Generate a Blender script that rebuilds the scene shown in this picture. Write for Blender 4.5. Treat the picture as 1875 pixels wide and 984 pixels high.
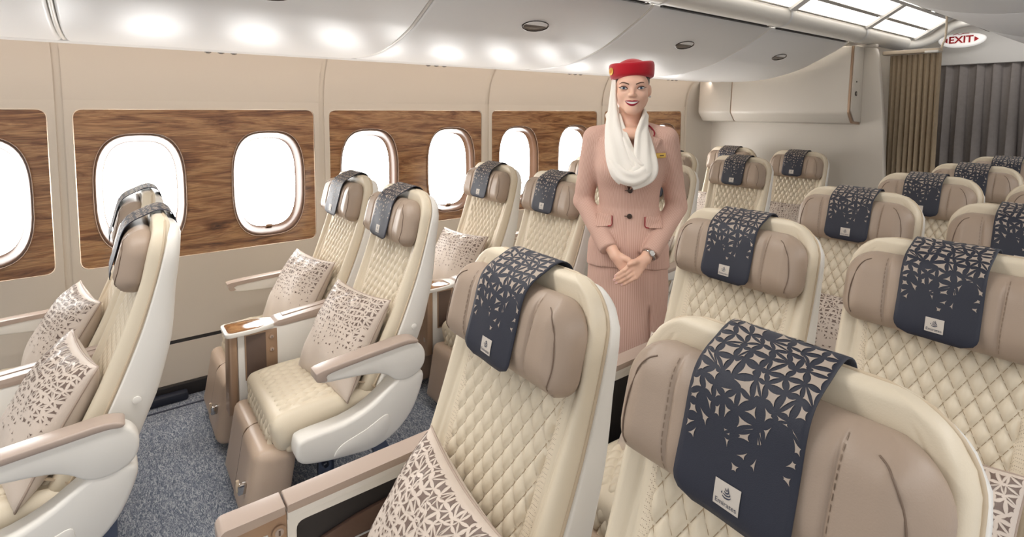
import bpy, bmesh, math, random
import numpy as np
from mathutils import Vector, Matrix

# ------------------------------------------------------------------ scene, camera, light
scene = bpy.context.scene
COL = scene.collection
for o in list(bpy.data.objects):
    bpy.data.objects.remove(o, do_unlink=True)

F_PX, YAW, PITCH, ROLL, PRIN_Y = 975.5, 0.9238, 0.0745, 0.0041, 274.7
CAM = np.array([3.43, 0.0, 1.558])
fw = np.array([-math.sin(YAW) * math.cos(PITCH), math.cos(YAW) * math.cos(PITCH), -math.sin(PITCH)])
rt = np.array([math.cos(YAW), math.sin(YAW), 0.0])
up = np.cross(rt, fw)
r2 = rt * math.cos(ROLL) + up * math.sin(ROLL)
u2 = up * math.cos(ROLL) - rt * math.sin(ROLL)
cd = bpy.data.cameras.new('camera')
cam = bpy.data.objects.new('camera', cd)
COL.objects.link(cam)
cam.matrix_world = Matrix(((r2[0], u2[0], -fw[0], CAM[0]), (r2[1], u2[1], -fw[1], CAM[1]),
                           (r2[2], u2[2], -fw[2], CAM[2]), (0, 0, 0, 1)))
cd.sensor_fit = 'HORIZONTAL'
cd.sensor_width = 36.0
cd.lens = F_PX * 36.0 / 1875.0
cd.shift_y = (PRIN_Y - 492.0) / 1875.0
cd.clip_start = 0.02
scene.camera = cam

scene.view_settings.view_transform = 'Standard'
scene.view_settings.look = 'None'
scene.view_settings.gamma = 1.0
scene.view_settings.use_curve_mapping = False
scene.view_settings.exposure = 0.30

world = bpy.data.worlds.new('daylight')
scene.world = world
world.use_nodes = True
world.node_tree.nodes['Background'].inputs[0].default_value = (1.0, 0.99, 0.98, 1)
world.node_tree.nodes['Background'].inputs[1].default_value = 0.58


def area(name, loc, rot, sx, sy, power, col):
    l = bpy.data.lights.new(name, 'AREA')
    l.shape = 'RECTANGLE'; l.size = sx; l.size_y = sy; l.energy = power; l.color = col
    o = bpy.data.objects.new(name, l); COL.objects.link(o)
    o.location = loc; o.rotation_euler = rot
    return o


# cabin ceiling lamps over the two aisles and the wall wash strip under the bins
area('ceiling_lamp_aisle', (1.92, 2.0, 2.40), (0, 0, 0), 0.30, 7.2, 140, (1.0, 0.975, 0.95))
area('ceiling_lamp_far_aisle', (4.95, 2.0, 2.36), (0, 0, 0), 0.30, 7.2, 90, (1.0, 0.975, 0.95))
area('curtain_fill_light', (2.35, 5.95, 2.385), (0, 0, 0), 0.7, 0.3, 3.0, (1.0, 0.975, 0.95))  # added fill to brighten the far grey curtain; no fitting modelled there
area('wall_wash_lamp', (0.235, 2.0, 1.855), (0, math.radians(35), 0), 0.03, 6.6, 6.0, (1.0, 0.86, 0.77))


# ------------------------------------------------------------------ materials
def lin(c):
    return tuple(((x / 255.0) / 12.92 if x / 255.0 <= 0.04045 else ((x / 255.0 + 0.055) / 1.055) ** 2.4) for x in c)


MATS = {}


def mat(name, rgb, rough=0.5, metal=0.0, spec=0.5, sheen=0.0, bump=None, coat=0.0, vary=None):
    """procedural principled material; bump=(scale, strength), vary=(scale, amount)"""
    if name in MATS:
        return MATS[name]
    m = bpy.data.materials.new(name); m.use_nodes = True
    nt = m.node_tree; b = nt.nodes['Principled BSDF']
    b.inputs['Base Color'].default_value = (*lin(rgb), 1)
    b.inputs['Roughness'].default_value = rough
    b.inputs['Metallic'].default_value = metal
    b.inputs['Specular IOR Level'].default_value = spec
    if sheen: b.inputs['Sheen Weight'].default_value = sheen
    if coat: b.inputs['Coat Weight'].default_value = coat; b.inputs['Coat Roughness'].default_value = 0.08
    tc = nt.nodes.new('ShaderNodeTexCoord')
    if bump:
        n = nt.nodes.new('ShaderNodeTexNoise'); n.inputs['Scale'].default_value = bump[0]; n.inputs['Detail'].default_value = 3
        nt.links.new(tc.outputs['Object'], n.inputs['Vector'])
        bp = nt.nodes.new('ShaderNodeBump'); bp.inputs['Strength'].default_value = bump[1]; bp.inputs['Distance'].default_value = 0.002
        nt.links.new(n.outputs['Fac'], bp.inputs['Height']); nt.links.new(bp.outputs['Normal'], b.inputs['Normal'])
    if vary:
        n = nt.nodes.new('ShaderNodeTexNoise'); n.inputs['Scale'].default_value = vary[0]; n.inputs['Detail'].default_value = 2
        nt.links.new(tc.outputs['Object'], n.inputs['Vector'])
        mx = nt.nodes.new('ShaderNodeMix'); mx.data_type = 'RGBA'
        c = lin(rgb); k = vary[1]
        mx.inputs['A'].default_value = (*[x * (1 - k) for x in c], 1); mx.inputs['B'].default_value = (*[min(1, x * (1 + k)) for x in c], 1)
        nt.links.new(n.outputs['Fac'], mx.inputs['Factor']); nt.links.new(mx.outputs['Result'], b.inputs['Base Color'])
    MATS[name] = m
    return m


def emis(name, rgb, strength):
    m = bpy.data.materials.new(name); m.use_nodes = True
    b = m.node_tree.nodes['Principled BSDF']
    b.inputs['Base Color'].default_value = (*rgb, 1)
    b.inputs['Emission Color'].default_value = (*rgb, 1); b.inputs['Emission Strength'].default_value = strength
    MATS[name] = m
    return m


def ramp_mat(name, build):
    m = bpy.data.materials.new(name); m.use_nodes = True
    build(m.node_tree, m.node_tree.nodes['Principled BSDF'])
    MATS[name] = m
    return m


def ramp(nt, stops):
    r = nt.nodes.new('ShaderNodeValToRGB'); e = r.color_ramp.elements
    while len(e) < len(stops): e.new(0.5)
    for k, (p, c) in enumerate(stops): e[k].position = p; e[k].color = (*lin(c), 1)
    return r


def wood_build(nt, b, along=1, rough=0.28):
    tc = nt.nodes.new('ShaderNodeTexCoord'); mp = nt.nodes.new('ShaderNodeMapping')
    mp.inputs['Scale'].default_value = (1, 0.9, 7.0) if along == 1 else (4, 1.5, 4)
    nt.links.new(tc.outputs['Object'], mp.inputs['Vector'])
    n1 = nt.nodes.new('ShaderNodeTexNoise'); n1.inputs['Scale'].default_value = 2.6; n1.inputs['Detail'].default_value = 7
    n1.inputs['Roughness'].default_value = 0.62; n1.inputs['Distortion'].default_value = 1.6
    nt.links.new(mp.outputs['Vector'], n1.inputs['Vector'])
    r = ramp(nt, [(0.26, (72, 42, 24)), (0.38, (128, 84, 52)), (0.48, (160, 114, 74)), (0.58, (186, 142, 98)), (0.70, (150, 104, 66))])
    nt.links.new(n1.outputs['Fac'], r.inputs['Fac'])
    mp2 = nt.nodes.new('ShaderNodeMapping'); mp2.inputs['Scale'].default_value = (1, 5, 120)
    nt.links.new(tc.outputs['Object'], mp2.inputs['Vector'])
    n2 = nt.nodes.new('ShaderNodeTexNoise'); n2.inputs['Scale'].default_value = 2.0; n2.inputs['Detail'].default_value = 4
    nt.links.new(mp2.outputs['Vector'], n2.inputs['Vector'])
    r2_ = ramp(nt, [(0.3, (170, 170, 170)), (0.6, (255, 255, 255))])
    nt.links.new(n2.outputs['Fac'], r2_.inputs['Fac'])
    mx = nt.nodes.new('ShaderNodeMix'); mx.data_type = 'RGBA'; mx.blend_type = 'MULTIPLY'; mx.inputs['Factor'].default_value = 0.8
    nt.links.new(r.outputs['Color'], mx.inputs['A']); nt.links.new(r2_.outputs['Color'], mx.inputs['B'])
    nt.links.new(mx.outputs['Result'], b.inputs['Base Color'])
    b.inputs['Roughness'].default_value = rough
    b.inputs['Coat Weight'].default_value = 0.4; b.inputs['Coat Roughness'].default_value = 0.12


def carpet_build(nt, b):
    tc = nt.nodes.new('ShaderNodeTexCoord')
    w = nt.nodes.new('ShaderNodeTexNoise'); w.inputs['Scale'].default_value = 70; w.inputs['Detail'].default_value = 1.5; w.inputs['Distortion'].default_value = 2.2
    mp = nt.nodes.new('ShaderNodeMapping'); mp.inputs['Scale'].default_value = (0.55, 1.5, 1); mp.inputs['Rotation'].default_value = (0, 0, 0.25)
    nt.links.new(tc.outputs['Object'], mp.inputs['Vector']); nt.links.new(mp.outputs['Vector'], w.inputs['Vector'])
    r = ramp(nt, [(0.34, (98, 105, 119)), (0.5, (134, 140, 151)), (0.66, (184, 187, 192))])
    nt.links.new(w.outputs['Fac'], r.inputs['Fac']); nt.links.new(r.outputs['Color'], b.inputs['Base Color'])
    bp = nt.nodes.new('ShaderNodeBump'); bp.inputs['Strength'].default_value = 0.6; bp.inputs['Distance'].default_value = 0.004
    nt.links.new(w.outputs['Fac'], bp.inputs['Height']); nt.links.new(bp.outputs['Normal'], b.inputs['Normal'])
    b.inputs['Roughness'].default_value = 0.95; b.inputs['Specular IOR Level'].default_value = 0.1


def perf_build(nt, b):
    tc = nt.nodes.new('ShaderNodeTexCoord')
    v = nt.nodes.new('ShaderNodeTexVoronoi'); v.inputs['Scale'].default_value = 300; v.inputs['Randomness'].default_value = 0.15
    nt.links.new(tc.outputs['Object'], v.inputs['Vector'])
    r = ramp(nt, [(0.16, (140, 120, 98)), (0.34, (219, 205, 182))])
    nt.links.new(v.outputs['Distance'], r.inputs['Fac']); nt.links.new(r.outputs['Color'], b.inputs['Base Color'])
    b.inputs['Roughness'].default_value = 0.5


def stripe_build(nt, b):
    """dusty pink suiting with fine pinstripes; the stripes run along each garment's UV v axis"""
    uv = nt.nodes.new('ShaderNodeUVMap')
    sx = nt.nodes.new('ShaderNodeSeparateXYZ'); nt.links.new(uv.outputs['UV'], sx.inputs['Vector'])
    m1 = nt.nodes.new('ShaderNodeMath'); m1.operation = 'MULTIPLY'; m1.inputs[1].default_value = 1.0
    nt.links.new(sx.outputs['X'], m1.inputs[0])
    fr = nt.nodes.new('ShaderNodeMath'); fr.operation = 'FRACT'; nt.links.new(m1.outputs[0], fr.inputs[0])
    r = ramp(nt, [(0.0, (190, 150, 136)), (0.12, (190, 150, 136)), (0.28, (210, 175, 159)), (0.84, (210, 175, 159)), (1.0, (190, 150, 136))])
    nt.links.new(fr.outputs[0], r.inputs['Fac']); nt.links.new(r.outputs['Color'], b.inputs['Base Color'])
    b.inputs['Roughness'].default_value = 0.85; b.inputs['Specular IOR Level'].default_value = 0.2
    tc = nt.nodes.new('ShaderNodeTexCoord')
    n = nt.nodes.new('ShaderNodeTexNoise'); n.inputs['Scale'].default_value = 14; nt.links.new(tc.outputs['Object'], n.inputs['Vector'])
    bp = nt.nodes.new('ShaderNodeBump'); bp.inputs['Strength'].default_value = 0.15; bp.inputs['Distance'].default_value = 0.01
    nt.links.new(n.outputs['Fac'], bp.inputs['Height']); nt.links.new(bp.outputs['Normal'], b.inputs['Normal'])


M_CREAM = mat('cream_leather', (216, 203, 180), 0.40, spec=0.4, bump=(420, 0.12), vary=(3, 0.03))
M_TAN = mat('tan_leather', (162, 143, 126), 0.42, spec=0.4, bump=(420, 0.12), vary=(4, 0.03))
M_LEG = mat('legrest_leather', (188, 166, 146), 0.36, spec=0.45, bump=(420, 0.1), vary=(4, 0.04))
M_WHITE = mat('white_plastic', (228, 224, 216), 0.36)
M_BIN = mat('bin_white', (228, 227, 225), 0.40, spec=0.6)
M_WALL = mat('wall_panel', (214, 203, 188), 0.55, bump=(900, 0.05))
M_CEIL = mat('ceiling_white', (226, 223, 218), 0.5)
M_BULK = mat('bulkhead_laminate', (204, 196, 184), 0.42, bump=(900, 0.04))
M_TRIM = mat('tan_plastic', (176, 158, 145), 0.33, spec=0.5)
M_BRONZE = mat('bronze_trim', (166, 138, 114), 0.32, metal=0.35)
M_DARK = mat('dark_recess', (40, 36, 36), 0.6)
M_NICHE = mat('niche_brown', (98, 80, 70), 0.5)
M_STEEL = mat('steel_blue_frame', (92, 100, 118), 0.4, metal=0.5)
M_NAVY = mat('navy_cloth', (30, 33, 47), 0.58, spec=0.5, sheen=0.05, bump=(700, 0.15), vary=(9, 0.15))
M_PRINT = mat('cloth_print_taupe', (168, 154, 141), 0.6, spec=0.4)
M_PATCH = mat('patch_grey', (196, 187, 176), 0.6)
M_INK = mat('patch_ink', (52, 56, 74), 0.6)
M_PILLOW = mat('pillow_satin', (205, 190, 176), 0.48, spec=0.45, sheen=0.2, bump=(500, 0.08))
M_SHARD = mat('pillow_print_brown', (112, 94, 84), 0.52)
M_CHROME = mat('chrome', (190, 186, 182), 0.15, metal=1.0)
M_CUP = mat('latch_dark', (74, 66, 62), 0.22, metal=0.6)
M_BELT = mat('belt_webbing', (196, 176, 150), 0.7, bump=(300, 0.3))
M_CURT = mat('curtain_taupe', (160, 143, 120), 0.9, spec=0.1, vary=(30, 0.12))
M_CURT2 = mat('curtain_grey', (142, 135, 131), 0.9, spec=0.1, vary=(30, 0.12))
M_WOOD = ramp_mat('walnut_veneer', lambda nt, b: wood_build(nt, b))
M_BURL = ramp_mat('burl_veneer', lambda nt, b: wood_build(nt, b, along=0, rough=0.12))
M_CARPET = ramp_mat('carpet_blue_grey', carpet_build)
M_PERF = ramp_mat('perforated_leather', perf_build)
M_SUIT = ramp_mat('pinstripe_suit', stripe_build)
M_PANE = emis('bright_window_pane', (1.0, 0.99, 0.97), 11.0)
M_LED = emis('light_panel', (1.0, 0.95, 0.88), 1.7)
M_EXITLIT = emis('exit_sign_lit', (1.0, 0.97, 0.93), 0.35)
M_REDINK = mat('sign_red', (196, 20, 34), 0.5)


# ------------------------------------------------------------------ mesh helpers
def new_mesh(name, verts, faces, m, smooth=True, merge=0.0):
    me = bpy.data.meshes.new(name)
    me.from_pydata([tuple(map(float, v)) for v in verts], [], [tuple(map(int, f)) for f in faces])
    if merge:
        bm = bmesh.new(); bm.from_mesh(me)
        bmesh.ops.remove_doubles(bm, verts=bm.verts, dist=merge)
        bmesh.ops.recalc_face_normals(bm, faces=bm.faces)
        bm.to_mesh(me); bm.free()
    if m is not None: me.materials.append(m)
    if smooth:
        me.polygons.foreach_set('use_smooth', [True] * len(me.polygons))
    me.update()
    return me


def link(name, me, parent=None, loc=None, rot=None, kind=None):
    o = bpy.data.objects.new(name, me); COL.objects.link(o)
    if parent is not None: o.parent = parent
    if loc is not None: o.location = loc
    if rot is not None: o.rotation_euler = rot
    if kind: o['kind'] = kind
    return o


def empty(name, loc=(0, 0, 0), rz=0.0):
    o = bpy.data.objects.new(name, None); COL.objects.link(o)
    o.location = loc; o.rotation_euler = (0, 0, rz); o.empty_display_size = 0.1
    return o


def tag(o, label, cat, group=None):
    o['label'] = label; o['category'] = cat
    if group: o['group'] = group
    return o


def sharp(me, ang=40):
    me.set_sharp_from_angle(angle=math.radians(ang))
    return me


def box(name, lo, hi, m, bev=0.004, seg=2):
    bm = bmesh.new()
    c = [(a + b) / 2 for a, b in zip(lo, hi)]; s = [abs(b - a) for a, b in zip(lo, hi)]
    bmesh.ops.create_cube(bm, size=1.0, matrix=Matrix.Translation(c) @ Matrix.Diagonal((*s, 1)))
    if bev: bmesh.ops.bevel(bm, geom=bm.edges[:], offset=min(bev, min(s) * 0.45), segments=seg, profile=0.5, affect='EDGES')
    me = bpy.data.meshes.new(name); bm.to_mesh(me); bm.free()
    me.materials.append(m)
    me.polygons.foreach_set('use_smooth', [True] * len(me.polygons))
    return sharp(me, 35)


def prism(name, poly, a0, a1, m, axis='x', bev=0.006, seg=2):
    """polygon (p,q) extruded along axis. axis x: (p,q)=(y,z); axis y: (x,z); axis z: (x,y)"""
    bm = bmesh.new()
    f3 = {'x': lambda p, q, a: (a, p, q), 'y': lambda p, q, a: (p, a, q), 'z': lambda p, q, a: (p, q, a)}[axis]
    v0 = [bm.verts.new(f3(p, q, a0)) for p, q in poly]; v1 = [bm.verts.new(f3(p, q, a1)) for p, q in poly]
    n = len(poly)
    e0 = bm.faces.new(v0); e1 = bm.faces.new(v1[::-1])
    for i in range(n): bm.faces.new((v0[i], v1[i], v1[(i + 1) % n], v0[(i + 1) % n]))
    bmesh.ops.recalc_face_normals(bm, faces=bm.faces)
    if bev:
        ed = list(set(list(e0.edges) + list(e1.edges)))
        bmesh.ops.bevel(bm, geom=ed, offset=bev, segments=seg, profile=0.5, affect='EDGES', clamp_overlap=True)
    bmesh.ops.triangulate(bm, faces=[f for f in bm.faces if len(f.verts) > 4])
    me = bpy.data.meshes.new(name); bm.to_mesh(me); bm.free()
    me.materials.append(m)
    me.polygons.foreach_set('use_smooth', [True] * len(me.polygons))
    return sharp(me, 38)


def smooth_poly(pts, n=6, closed=True):
    """Catmull-Rom resample of 2-D/3-D points"""
    P = np.array(pts, float); N = len(P); out = []
    rng = range(N) if closed else range(N - 1)
    for i in rng:
        if closed: p0, p1, p2, p3 = P[i - 1], P[i], P[(i + 1) % N], P[(i + 2) % N]
        else: p0, p1, p2, p3 = P[max(i - 1, 0)], P[i], P[i + 1], P[min(i + 2, N - 1)]
        for k in range(n):
            t = k / n
            out.append(0.5 * ((2 * p1) + (-p0 + p2) * t + (2 * p0 - 5 * p1 + 4 * p2 - p3) * t * t + (-p0 + 3 * p1 - 3 * p2 + p3) * t ** 3))
    if not closed: out.append(P[-1])
    return np.array(out)


def round_poly(pts, r, n=4):
    """round the corners of a polygon; r scalar or list"""
    P = [np.array(p, float) for p in pts]; N = len(P); out = []
    for i in range(N):
        ri = r[i] if isinstance(r, (list, tuple)) else r
        a, b, c = P[i - 1], P[i], P[(i + 1) % N]
        if ri <= 0: out.append(tuple(b)); continue
        d1 = (a - b); d2 = (c - b); l1 = np.linalg.norm(d1); l2 = np.linalg.norm(d2)
        k = min(ri, l1 * 0.48, l2 * 0.48)
        p = b + d1 / l1 * k; q = b + d2 / l2 * k
        for j in range(n + 1):
            t = j / n
            out.append(tuple((1 - t) ** 2 * p + 2 * t * (1 - t) * b + t * t * q))
    return out


def tube(name, pts, rad, m, n=8, closed=False, cap=True):
    P = np.array(pts, float); N = len(P)
    R = np.full(N, rad) if np.isscalar(rad) else np.array(rad, float)
    V = []; Fc = []; prev = None
    for i in range(N):
        if closed: t = P[(i + 1) % N] - P[i - 1]
        else: t = P[min(i + 1, N - 1)] - P[max(i - 1, 0)]
        t = t / (np.linalg.norm(t) + 1e-12)
        if prev is None:
            ref = np.array([0, 0, 1.0]) if abs(t[2]) < 0.9 else np.array([1.0, 0, 0])
            a = np.cross(t, ref)
        else:
            a = prev - t * (prev @ t)
        a = a / (np.linalg.norm(a) + 1e-12); prev = a; b = np.cross(t, a)
        for k in range(n):
            w = 2 * math.pi * k / n
            V.append(P[i] + R[i] * (math.cos(w) * a + math.sin(w) * b))
    for i in range(N if closed else N - 1):
        for k in range(n):
            j = (i + 1) % N
            Fc.append((i * n + k, i * n + (k + 1) % n, j * n + (k + 1) % n, j * n + k))
    if cap and not closed:
        Fc.append(tuple(range(n))[::-1]); Fc.append(tuple((N - 1) * n + k for k in range(n)))
    return new_mesh(name, V, Fc, m)


def grid_faces(nr, nc, off=0, flip=False):
    f = []
    for j in range(nr - 1):
        for i in range(nc - 1):
            a = off + j * nc + i
            q = (a, a + 1, a + nc + 1, a + nc)
            f.append(q[::-1] if flip else q)
    return f


def disc(name, r, depth, m, n=20, axis='y', bev=0.002):
    pts = [(r * math.cos(2 * math.pi * k / n), r * math.sin(2 * math.pi * k / n)) for k in range(n)]
    return prism(name, pts, -depth / 2, depth / 2, m, axis, bev)


class Spine:
    """curve in the y-z plane, sampled by arc length; normal is the tangent turned left"""
    def __init__(self, pts, n=24):
        self.P = smooth_poly(pts, n, closed=False)
        d = np.linalg.norm(np.diff(self.P, axis=0), axis=1)
        self.s = np.concatenate([[0], np.cumsum(d)]); self.L = self.s[-1]
        T = np.gradient(self.P, axis=0); T /= np.linalg.norm(T, axis=1)[:, None]
        self.T = T

    def at(self, s):
        y = np.interp(s, self.s, self.P[:, 0]); z = np.interp(s, self.s, self.P[:, 1])
        ty = np.interp(s, self.s, self.T[:, 0]); tz = np.interp(s, self.s, self.T[:, 1])
        # extrapolate past the ends along the tangent
        e = np.where(s < 0, s, np.where(s > self.L, s - self.L, 0.0))
        y = y + e * ty; z = z + e * tz
        l = np.hypot(ty, tz); ty, tz = ty / l, tz / l
        return y, z, -tz, ty      # position, normal

    def s_of_z(self, z):
        return float(np.interp(z, self.P[:, 1], self.s))


def rim_samples(h, R, n_in, n_rim=5):
    """symmetric samples over [-h, h], clustered in the rim of width R"""
    t = np.sin(np.linspace(0, math.pi / 2, n_rim + 1))[:-1]      # 0 .. <1
    e = h - R * t                                               # from h towards h-R  (unused spacing)
    e = h - R * (1 - np.cos(np.linspace(0, math.pi / 2, n_rim + 1)))[:-1]
    pos = e[::1]                                                # h ... close to h-R
    inner = np.linspace(-(h - R), h - R, n_in)
    return np.concatenate([-pos, inner, pos[::-1]])


def pad(sp, s0, s1, W, rc, Tf, Tb, R, nx, ns, disp=None, xs_fn=None, n_rim=5, pw=2.0):
    """upholstered pad on a spine: front sheet (with relief) and back sheet welded at a rounded rim.
    returns verts, faces, and the (x, s) of every face for splitting"""
    mid = (s0 + s1) / 2; hs = (s1 - s0) / 2
    S = mid + rim_samples(hs, R, ns, n_rim)
    rows = []
    for s in S:
        w = W(s) if callable(W) else W
        r0, r1 = rc if isinstance(rc, (tuple, list)) else (rc, rc)
        cut = 0.0
        if s - s0 < r0: cut = r0 - math.sqrt(max(r0 * r0 - (r0 - (s - s0)) ** 2, 0))
        if s1 - s < r1: cut = max(cut, r1 - math.sqrt(max(r1 * r1 - (r1 - (s1 - s)) ** 2, 0)))
        hw = w - cut
        xs = xs_fn(s, hw) if xs_fn else rim_samples(hw, R, nx, n_rim)
        dx = hw - np.abs(xs); ds = min(s - s0, s1 - s)
        d = np.minimum(dx, ds)
        k = np.clip(d / R, 0, 1); prof = np.clip(1 - (1 - k) ** pw, 0, 1) ** (1 / pw)
        tf = Tf * prof
        if disp is not None: tf = tf + disp(xs, np.full_like(xs, s), d) * np.clip(k * 1.5, 0, 1)
        tb = (Tb(s) if callable(Tb) else Tb) * prof
        y, z, ny, nz = sp.at(np.array(s))
        rows.append((xs, y + ny * tf, z + nz * tf, y - ny * tb, z - nz * tb, s))
    nc = len(rows[0][0]); nr = len(rows)
    V = []; info = []
    for r in rows:
        for i in range(nc): V.append((r[0][i], r[1][i], r[2][i])); info.append((r[0][i], r[5]))
    for r in rows:
        for i in range(nc): V.append((r[0][i], r[3][i], r[4][i])); info.append((r[0][i], r[5]))
    Ff = grid_faces(nr, nc, 0); Fb = grid_faces(nr, nc, nr * nc, True)
    return np.array(V), Ff, Fb, np.array(info), nr, nc


def pad_mesh(name, m, *a, **k):
    V, Ff, Fb, info, nr, nc = pad(*a, **k)
    return new_mesh(name, V, Ff + Fb, m, merge=1e-5)


def outline_path(sp, s0, s1, W, rc, off=0.0, n=60):
    """closed rim line of a pad (for piping), pushed off along the normal"""
    S = np.linspace(s0, s1, n); r0, r1 = rc
    right = []
    for s in S:
        w = W(s) if callable(W) else W
        cut = 0.0
        if s - s0 < r0: cut = r0 - math.sqrt(max(r0 * r0 - (r0 - (s - s0)) ** 2, 0))
        if s1 - s < r1: cut = max(cut, r1 - math.sqrt(max(r1 * r1 - (r1 - (s1 - s)) ** 2, 0)))
        y, z, ny, nz = sp.at(np.array(s))
        right.append((w - cut, y + ny * off, z + nz * off))
    return right, [(-x, y, z) for x, y, z in right[::-1]]


def text_mesh(name, body, size, m, extrude=0.0, bold=0.0):
    cu = bpy.data.curves.new(name, 'FONT'); cu.body = body; cu.size = size
    cu.align_x = 'CENTER'; cu.align_y = 'CENTER'; cu.extrude = extrude; cu.resolution_u = 3; cu.offset = bold
    o = bpy.data.objects.new(name, cu); COL.objects.link(o)
    bpy.context.view_layer.update()
    me = bpy.data.meshes.new_from_object(o.evaluated_get(bpy.context.evaluated_depsgraph_get()))
    bpy.data.objects.remove(o, do_unlink=True); bpy.data.curves.remove(cu)
    me.name = name; me.materials.clear(); me.materials.append(m)
    return me


def plate_with_holes(name, outer, holes, depth, m, to3):
    """flat plate from closed 2-D loops; to3 maps (u, v, w) to 3-D; w in [0, depth]"""
    bm = bmesh.new()
    loops = [outer] + holes
    ed = []; rings = []
    for lp in loops:
        vs = [bm.verts.new((u, v, 0)) for u, v in lp]; rings.append(vs)
        for i in range(len(vs)): ed.append(bm.edges.new((vs[i], vs[(i + 1) % len(vs)])))
    bmesh.ops.triangle_fill(bm, use_beauty=True, use_dissolve=False, edges=ed, normal=(0, 0, 1))
    front = list(bm.faces)
    low = {}
    for vs in rings:
        for v in vs: low[v] = bm.verts.new((v.co.x, v.co.y, depth))
    for vs in rings:
        n = len(vs)
        for i in range(n):
            a, b = vs[i], vs[(i + 1) % n]
            bm.faces.new((a, b, low[b], low[a]))
    for v in bm.verts: v.co = Vector(to3(*v.co))
    bmesh.ops.recalc_face_normals(bm, faces=bm.faces)
    me = bpy.data.meshes.new(name); bm.to_mesh(me); bm.free(); me.materials.append(m)
    return me


def superellipse(cy, cz, a, b, p=3.0, n=40):
    out = []
    for k in range(n):
        t = 2 * math.pi * k / n; c, s = math.cos(t), math.sin(t)
        out.append((cy + a * math.copysign(abs(c) ** (2 / p), c), cz + b * math.copysign(abs(s) ** (2 / p), s)))
    return out


def rrect(x0, y0, x1, y1, r, n=5):
    return round_poly([(x0, y0), (x1, y0), (x1, y1), (x0, y1)], r, n)


# printed motif: interlocking concave stars on a jittered grid, thinning out towards one end
def shards(w, h, cell, size_fn, seed, density_fn, jit=0.34, tri=0.35):
    rnd = random.Random(seed)
    nx = max(2, int(round(w / cell))); ny = max(2, int(round(h / cell)))
    cw, ch = w / nx, h / ny
    G = {}
    for j in range(ny + 1):
        for i in range(nx + 1):
            jx = 0 if i in (0, nx) else (rnd.random() - 0.5) * 2 * jit * cw
            jy = 0 if j in (0, ny) else (rnd.random() - 0.5) * 2 * jit * ch
            G[i, j] = np.array([-w / 2 + i * cw + jx, j * ch + jy])
    polys = []
    for j in range(ny):
        for i in range(nx):
            q = [G[i, j], G[i + 1, j], G[i + 1, j + 1], G[i, j + 1]]
            cells = [q]
            if rnd.random() < tri:
                cells = [[q[0], q[1], q[2]], [q[0], q[2], q[3]]] if rnd.random() < 0.5 else [[q[0], q[1], q[3]], [q[1], q[2], q[3]]]
            for c in cells:
                cen = sum(c) / len(c); v = cen[1] / h
                k = size_fn(v) * rnd.uniform(0.62, 1.06)
                keep = rnd.random() < density_fn(v)
                if not keep or k < 0.12: continue
                pts = []
                for a in range(len(c)):
                    p = cen + (c[a] - cen) * k; r = cen + (c[(a + 1) % len(c)] - cen) * k
                    ctl = cen + ((p + r) / 2 - cen) * (0.40 if len(c) == 4 else 0.30)
                    for t in (0, 0.25, 0.5, 0.75):
                        pts.append((1 - t) ** 2 * p + 2 * t * (1 - t) * ctl + t * t * r)
                polys.append((cen, pts))
    return polys


def shards_mesh(name, polys, surf, m):
    V = []; Fc = []
    for cen, pts in polys:
        b = len(V); V.append(surf(*cen)); V += [surf(*p) for p in pts]; n = len(pts)
        for k in range(n): Fc.append((b, b + 1 + k, b + 1 + (k + 1) % n))
    return new_mesh(name, V, Fc, m)


def copy_tree(o, parent=None):
    c = o.copy(); COL.objects.link(c)
    if parent is not None: c.parent = parent
    for ch in list(o.children): copy_tree(ch, c)
    return c
# ------------------------------------------------------------------ the cabin shell
def struct(name, me, parent=None):
    o = link(name, me, parent)
    if parent is None: o['kind'] = 'structure'
    return o


Y0, Y1 = -1.464, 5.20
SEAMS = [-1.464 + 1.27 * k for k in range(6)]           # wall panel joints
YEND = 6.62

floor_o = struct('floor', box('floor', (-0.2, -2.2, -0.05), (6.6, YEND + .1, 0.0), M_CARPET, 0))
hull = struct('wall_left', box('wall_left', (-0.30, -2.2, -0.05), (-0.20, YEND + .1, 2.75), M_WALL, 0))  # unseen outer skin behind the panels, keeps world light out
roof = struct('ceiling', box('ceiling', (-0.3, -2.2, 2.62), (6.6, YEND + .1, 2.70), M_CEIL, 0))  # unseen roof skin above the ceiling panels, keeps world light out

# carpet seam; dark strip painting the shaded gap along the wall foot
struct('wall_foot_gap', box('wall_foot_gap', (0.10, -2.0, 0.0), (0.135, Y1, 0.07), M_DARK, 0.004))
link('duct_cover', box('duct_cover', (0.135, -0.05, 0.0), (0.19, 0.28, 0.045), mat('duct_black', (38, 42, 56), 0.5), 0.012), floor_o)
link('carpet_seam', box('carpet_seam', (0.24, -1.5, 0.0), (0.252, 5.1, 0.004), mat('seam_dark', (70, 74, 88), 0.9), 0.001), floor_o)

up_prof = smooth_poly([(0.0, 1.60), (0.010, 1.68), (0.035, 1.77), (0.075, 1.84), (0.125, 1.89), (0.165, 1.93)], 4, False)
lo_prof = smooth_poly([(0.055, 0.272), (0.072, 0.20), (0.092, 0.12), (0.11, 0.05), (0.115, 0.02)], 4, False)
mid_lo = smooth_poly([(0.0, 0.70), (0.004, 0.55), (0.02, 0.40), (0.045, 0.288)], 4, False)


def strip_y(name, prof, ya, yb, m, thick=0.0):
    V = []; nr = len(prof)
    for x, z in prof:
        V.append((x, ya, z)); V.append((x, yb, z))
    Fc = grid_faces(nr, 2)
    me = new_mesh(name, V, Fc, m)
    return me


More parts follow.
